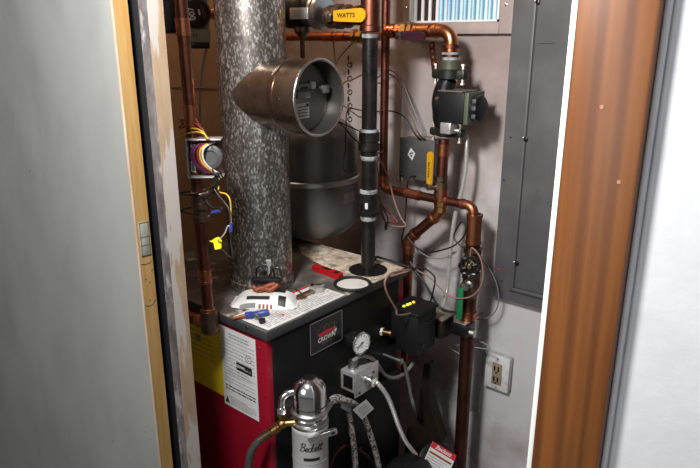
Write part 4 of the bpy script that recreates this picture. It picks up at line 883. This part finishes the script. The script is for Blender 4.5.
# wire that rises from the control over the boiler corner
cable('wire', 'dusty pink wire rising from the lit control over the boiler corner', [P(x, y, Y=.86) for x, y in ((398, 315), (396, 309), (390, 299), (386, 290), (385, 281), (390, 274), (400, 271), (411, 270))], .0026, 'w_pink')
for i, (lab, pts, m) in enumerate((
    ('thin yellow wire strand arching into the relay box', [(179, 138), (186, 134), (196, 132), (204, 134), (208, 139)], 'w_yellow'),
    ('lower yellow wire strand arching into the relay box', [(179, 134), (188, 129), (197, 129), (204, 133), (206, 138)], 'w_yellow'),
    ('red wire strand from the riser into the relay box', [(178, 119), (187, 121), (196, 124), (203, 130), (206, 138)], 'w_red'),
    ('second red wire strand curling on the riser above the relay box', [(179, 128), (186, 122), (194, 118), (199, 125)], 'w_red'),
    ('orange wire strand wound at the riser above the relay box', [(180, 122), (188, 119), (195, 122), (200, 126)], 'orange'),
    ('black wire hanging under the relay box to the left jamb', [(180, 193), (186, 195), (196, 194), (206, 190), (216, 184), (219, 172)], 'w_black'),
    ('black wire crossing under the relay box', [(217, 173), (213, 185), (219, 196), (225, 203), (229, 210)], 'w_black'),
    ('black wire looping beneath the relay box by the flue', [(214, 173), (219, 182), (213, 192), (206, 199), (212, 207), (222, 208)], 'w_black'),
    ('second black wire looping left of the bronze union', [(181, 211), (189, 208), (196, 207), (206, 203), (214, 194)], 'w_black'),
    ('yellow wire running down beside the flue to the blue wire nut', [(219, 191), (226, 194), (230, 200), (231, 212), (231, 224)], 'w_yellow'),
    ('thin dark wire falling from the blue wire nut', [(231, 232), (231, 243), (232, 258)], 'w_black'),
    ('red brown wire stretched across the back wall left of the flue', [(172, 88), (185, 90), (200, 90), (216, 90)], 'w_brown'),
)):
    yy = 1.33 if 'back wall' in lab else None
    if yy: pp = [P(x, y, Y=yy) for x, y in pts]
    else: pp = [P(x, y, X=.755 + .004 * (i % 5)) for x, y in pts]
    cable('wire', lab, pp, .0016 if 'black' not in lab else .0018, m)
def wirenut(label, a, b, m):
    return tag(MB().lathe(a, b - a, [(0, .0030), (.002, .0042), ((b - a).length * .6, .0036), ((b - a).length, .003)], 10).build('wire_nut', m), label, 'wire nut')
wirenut('blue wire nut hanging at the left edge of the flue', P(231, 233, X=.757), P(231, 223, X=.757), 'blue')
wirenut('blue wire nut below the relay box, on the crossing wires', P(212, 213, X=.757), P(219, 211, X=.757), 'blue')
wirenut('black wire nut on the tail right of the coupling', P(386, 230, X=1.38), P(386, 222, X=1.38), 'black')
# yellow tag on its white tie
k = MB(); fr = frame(P(217.5, 244, X=.76), (-.7, -.7, 0)); k.prism([(-.006, -.012), (.007, -.010), (.009, .008), (.004, .015), (-.004, .013), (-.012, .007), (-.016, .008), (-.012, .004), (-.008, .004)], fr, -.0006, .0006)
tag(k.build('yellow_tag', 'yellow_tag'), 'small bright yellow tag hanging left of the flue', 'tag')
cable('wire', 'pale tie curling above the yellow tag', [P(x, y, X=.758) for x, y in ((228, 226), (225, 233), (221, 238), (218, 240))], .0013, 'w_white')
# twisted rusty chain on the wall behind the tee
k = MB()
for i in range(13):
    c = P(349 + (.8 if i % 2 else -.8), 58 + i * 6.8, X=XW - .0055); k.torus(c, (1, .9 if i % 2 else -.9, 0), .0072, .0015, 12, 6)
tag(k.build('chain', 'rustbrown'), 'thin rusty chain hanging between the damper tee and the black pipe', 'chain')

# ------------------------------------------------------------------ things lying on the boiler top
Zt = BT + .0008
# white plastic pack
ux = V((.60, -.80, 0)).normalized(); uy = V((-ux.y, ux.x, 0)); oc = P(264.5, 306, Z=BT); oc = oc + uy * .020
fr = (V((oc.x, oc.y, Zt)), ux, uy, V((0, 0, 1)))
g = thing('wipes_pack', 'white plastic pack with dark printing lying on the boiler top', 'pack', fr[0])
def pack_pt(s, t_, top=True):
    hx, hy = .076, .044; ex = abs(s) ** 3; x = s * hx; y = t_ * hy * (1 - .22 * ex)
    z = .026 * (1 - abs(s) ** 5) * (1 - abs(t_) ** 4) if top else 0.
    return fr[0] + ux * x + uy * y + V((0, 0, z + .0005))
k = MB(); n1, n2 = 24, 16; vs = [pack_pt(-1 + 2 * i / n1, -1 + 2 * j / n2) for i in range(n1 + 1) for j in range(n2 + 1)]
vs2 = [pack_pt(-1 + 2 * i / n1, -1 + 2 * j / n2, False) for i in range(n1 + 1) for j in range(n2 + 1)]
fs = [(i * (n2 + 1) + j, (i + 1) * (n2 + 1) + j, (i + 1) * (n2 + 1) + j + 1, i * (n2 + 1) + j + 1) for i in range(n1) for j in range(n2)]
k.add(vs, fs); k.add(vs2, [tuple(reversed(f)) for f in fs])
k.build('pack_body', 'pack', g)
k = MB()
for sg in (-1, 1):
    zz_ = [(sg * (.074 + (.007 if i % 2 else 0)), -.030 + .06 * i / 12) for i in range(13)]
    poly = [(sg * .062, -.030)] + zz_ + [(sg * .062, .030)]
    k.prism(poly, fr, .0012, .0024)
k.build('crimp_seal', 'pack', g)
def on_pack(x, y):
    s, t_ = x / .076, y / .044; return pack_pt(s, t_ / (1 - .22 * abs(s) ** 3)) + V((0, -.0003, .0009))
def pack_patch(mb, x0, x1, y0, y1, n=6):
    vs = [on_pack(x0 + (x1 - x0) * i / n, y0 + (y1 - y0) * j / n) for i in range(n + 1) for j in range(n + 1)]
    mb.add(vs, [(i * (n + 1) + j, (i + 1) * (n + 1) + j, (i + 1) * (n + 1) + j + 1, i * (n + 1) + j + 1) for i in range(n) for j in range(n)])
k = MB(); pack_patch(k, -.040, .014, -.031, -.022); pack_patch(k, -.030, .046, .0, .030); pack_patch(k, .034, .052, -.039, -.018); k.mm(1)
for i in range(4): pack_patch(k, -.010 + .009 * i, -.005 + .009 * i, -.0435, -.0385)
k.mm(2); pack_patch(k, -.055, -.018, -.0425, -.037)
k.build('pack_print', ['black_ink', 'orange', 'ink'], g)
# black and orange tool on the pack
g = thing('hand_tool', 'black and orange hand tool lying on the white pack', 'tool', fr[0] + V((0, 0, .036)))
zt_ = Zt + .040; tf = (fr[0] + uy * .012 + V((0, 0, .033)), ux, uy, V((0, 0, 1)))
k = MB(); k.box(-.036, .036, -.008, .010, .010, .026, .006, fr=tf); k.build('black_grip', 'black_matte', g)
for sg in (0, 1):
    pts = [tf[0] + ux * x + uy * y + V((0, 0, z)) for x, y, z in (((-.030, -.012, .006), (-.014, -.016, -.001), (.004, -.012, .008), (.022, -.006, .012)) if sg else ((-.022, -.020, .000), (-.006, -.014, .004), (.012, -.014, .0), (.028, -.004, .010)))]
    MB().tube(spline(pts, 8), .0062, 10).build('orange_grip', 'orange', g)
for pts in (((-.026, .010, .024), (-.022, .014, .045), (-.002, .016, .052), (.014, .014, .042), (.018, .010, .024)), ((.006, .010, .024), (.012, .016, .040), (.028, .016, .044), (.036, .012, .024))):
    MB().tube(spline([tf[0] + ux * x + uy * y + V((0, 0, z)) for x, y, z in pts], 8), .0024, 8).build('strap_loop', 'black', g)
k = MB(); k.box(.0, .012, .010, .016, .05, .066, .002, fr=tf); k.box(.003, .008, .011, .015, .026, .052, .001, fr=tf); k.build('buckle', 'greybox_light2', g)
# wrench
a = P(289, 303.5, Z=BT); b2 = P(318, 290.5, Z=BT); u_ = (b2 - a).normalized(); w_ = V((-u_.y, u_.x, 0)); Lw = (b2 - a).length
fw_ = (V((a.x, a.y, BT + .001)), u_, w_, V((0, 0, 1)))
g = thing('adjustable_wrench', 'worn steel adjustable wrench lying on the instruction sheet beside the pack', 'wrench', fw_[0])
k = MB(); k.prism([(0, -.006), (.006, -.009), (.012, -.008), (Lw * .72, -.006), (Lw * .84, -.010), (Lw * .84, .012), (Lw * .72, .006), (.012, .008), (.004, .008)], fw_, .0, .008); k.build('handle', 'wrench', g)
k = MB(); k.prism([(Lw * .80, -.012), (Lw * .98, -.018), (Lw * 1.12, -.012), (Lw * 1.14, -.005), (Lw * 1.02, -.004), (Lw * .97, .006), (Lw * .90, .016), (Lw * .80, .012)], fw_, .0, .013); k.build('head', 'greybox_light2', g)
k = MB(); k.prism([(Lw * 1.00, .004), (Lw * 1.13, .001), (Lw * 1.12, .009), (Lw * .98, .016), (Lw * .92, .015)], fw_, .0, .011); k.build('movable_jaw', 'iron', g)
k = MB(); k.cyl(fw_[0] + u_ * Lw * .86 + w_ * .009 + V((0, 0, .013)), fw_[0] + u_ * Lw * .95 + w_ * .013 + V((0, 0, .013)), .0045, n=12); k.build('worm_screw', 'iron', g)
# red utility knife
a = P(314, 269.5, Z=BT); b2 = P(341, 279.0, Z=BT); u_ = (b2 - a).normalized(); w_ = V((-u_.y, u_.x, 0)); Lk = (b2 - a).length
fk = (V((a.x, a.y, BT + .0005)), u_, w_, V((0, 0, 1)))
g = thing('utility_knife', 'red utility knife lying near the black pipe', 'knife', fk[0])
k = MB(); k.prism([(0, -.008), (.012, -.012), (Lk * .5, -.010), (Lk * .9, -.013), (Lk, -.008), (Lk, .008), (Lk * .85, .012), (Lk * .45, .010), (.012, .011), (0, .006)], fk, 0, .014); kb = k.build('knife_body', 'redtool', g)
k = MB(); k.box(Lk * .35, Lk * .6, -.003, .003, .0135, .017, .001, fr=fk); k.box(Lk * .78, Lk * .9, -.008, .008, .0135, .0150, .001, fr=fk); k.build('slider', 'black', g)
# gasket ring
q = P(352.5, 285, Z=BT); k = MB(); k.torus((q.x, q.y, BT + .0038), (0, 0, 1), .0455, .0038, 56, 10); tag(k.build('rubber_ring', 'black_rubber'), 'black rubber ring lying flat beside the black pipe', 'gasket')
k = MB(); k.lathe((q.x, q.y, BT + .0005), (0, 0, 1), [(0, .040), (.0008, .040)], 40); tag(k.build('pale_disc', 'paper_dirty'), 'pale round sheet inside the black rubber ring', 'disc')
# blue connector
a = P(241, 316.5, Z=BT + .008); b2 = P(267, 312.5, Z=BT + .008); c2 = P(262, 321, Z=BT + .006)
g = thing('hose_connector', 'small blue and orange connector at the near edge of the boiler top', 'connector', V((a.x, a.y, BT)))
m_ = (a + b2) / 2
MB().lathe(a.lerp(b2, .15), b2 - a, [(0, .006), (.002, .0085), (.016, .0085), (.018, .007), (.034, .007), (.036, .0085), (.052, .008), (.054, .006)], 14).build('blue_body', 'blue', g)
MB().lathe(a.lerp(b2, .18), a - b2 + V((-.01, .01, -.004)), [(0, .005), (.022, .0035), (.03, .0012)], 10).build('orange_tip', 'orange', g)
MB().lathe(m_, c2 - m_, [(0, .006), (.012, .0055), (.018, .004)], 12).build('metal_neck', 'alu', g)
MB().lathe(c2 + V((0, 0, -.002)), (0, 0, 1), [(-.003, .006), (0, .0075), (.007, .0075), (.008, .006)], 12).build('black_cap', 'black', g)
cable('wire', 'loose copper coloured wire ends right of the white pack', [P(x, y, Z=BT + .004) for x, y in ((292, 306), (297, 300), (306, 297), (300, 292), (295, 289))], .0016, 'brass')

# wire ends run on to the nearest surface, so that each wire starts and stops at something
from mathutils.bvhtree import BVHTree
bpy.context.view_layer.update()
VV, FF = [], []
for o in col.objects:
    if o.type == 'MESH':
        n0 = len(VV); VV += [o.matrix_world @ v.co for v in o.data.vertices]; FF += [tuple(i + n0 for i in f.vertices) for f in o.data.polygons]
bvh = BVHTree.FromPolygons(VV, FF)
for (name, label, pts, r, m, cat, k, n) in LATER:
    for end in (0, -1):
        p, nn, idx, dist = bvh.find_nearest(pts[end])
        if name == 'wire' and p is not None and .0005 < dist < .16:
            q = p + (p - pts[end]).normalized() * .002
            if end: pts.append(q)
            else: pts.insert(0, q)
    tag(MB().tube(spline(pts, k), r, n).build(name, m), label, cat)
GROUPS = {'wire': 'loose control wires', 'wire_nut': 'wire nuts', 'circulator_pump': 'circulator pumps', 'ball_valve': 'ball valves with levers',
          'braided_hose': 'braided hoses beside the oil filter', 'flexible_conduit': 'conduits on the boiler front', 'armored_cable': 'armored cables', 'junction_box': 'electrical junction boxes'}
for o in col.objects:
    b0 = o.name.split('.')[0]
    if o.parent is None and 'label' in o and b0 in GROUPS: o['group'] = GROUPS[b0]

# ------------------------------------------------------------------ lights, world, camera
def area(name, loc, to, size, power, color=(1, 1, 1), shape='DISK'):
    l = bpy.data.lights.new(name, 'AREA'); l.shape = shape; l.size = size; l.energy = power; l.color = color
    o = bpy.data.objects.new(name, l); col.objects.link(o); o.location = loc
    o.rotation_euler = (V(to) - V(loc)).to_track_quat('-Z', 'Y').to_euler(); return o
area('room_light', (.20, .60, 1.98), (1.4, .95, .95), .20, 24, (1, .985, .97))
area('room_fill', (-1.5, .75, 1.7), (.6, .7, 1.3), 1.3, 15, (1, .99, .97))
l = bpy.data.lights.new('closet_lamp', 'POINT'); l.energy = 4.2; l.color = (1, .70, .45); l.shadow_soft_size = .05
o = bpy.data.objects.new('closet_lamp', l); col.objects.link(o); o.location = (1.15, 1.55, 2.1)
w = bpy.data.worlds.new('World'); bpy.context.scene.world = w; w.use_nodes = True
w.node_tree.nodes['Background'].inputs[0].default_value = (.93, .96, 1, 1); w.node_tree.nodes['Background'].inputs[1].default_value = .18
cam = bpy.data.cameras.new('Camera'); co = bpy.data.objects.new('Camera', cam); col.objects.link(co)
cam.sensor_width = 36; cam.lens = F / 700 * 36; cam.clip_start = .02
co.location = (0, 0, CZ)
fw = V((_cp * _cy, _cp * _sy, -_sp)); co.rotation_euler = fw.to_track_quat('-Z', 'Y').to_euler()
sc = bpy.context.scene; sc.camera = co
sc.view_settings.view_transform = 'Standard'; sc.view_settings.look = 'None'; sc.view_settings.exposure = 0.
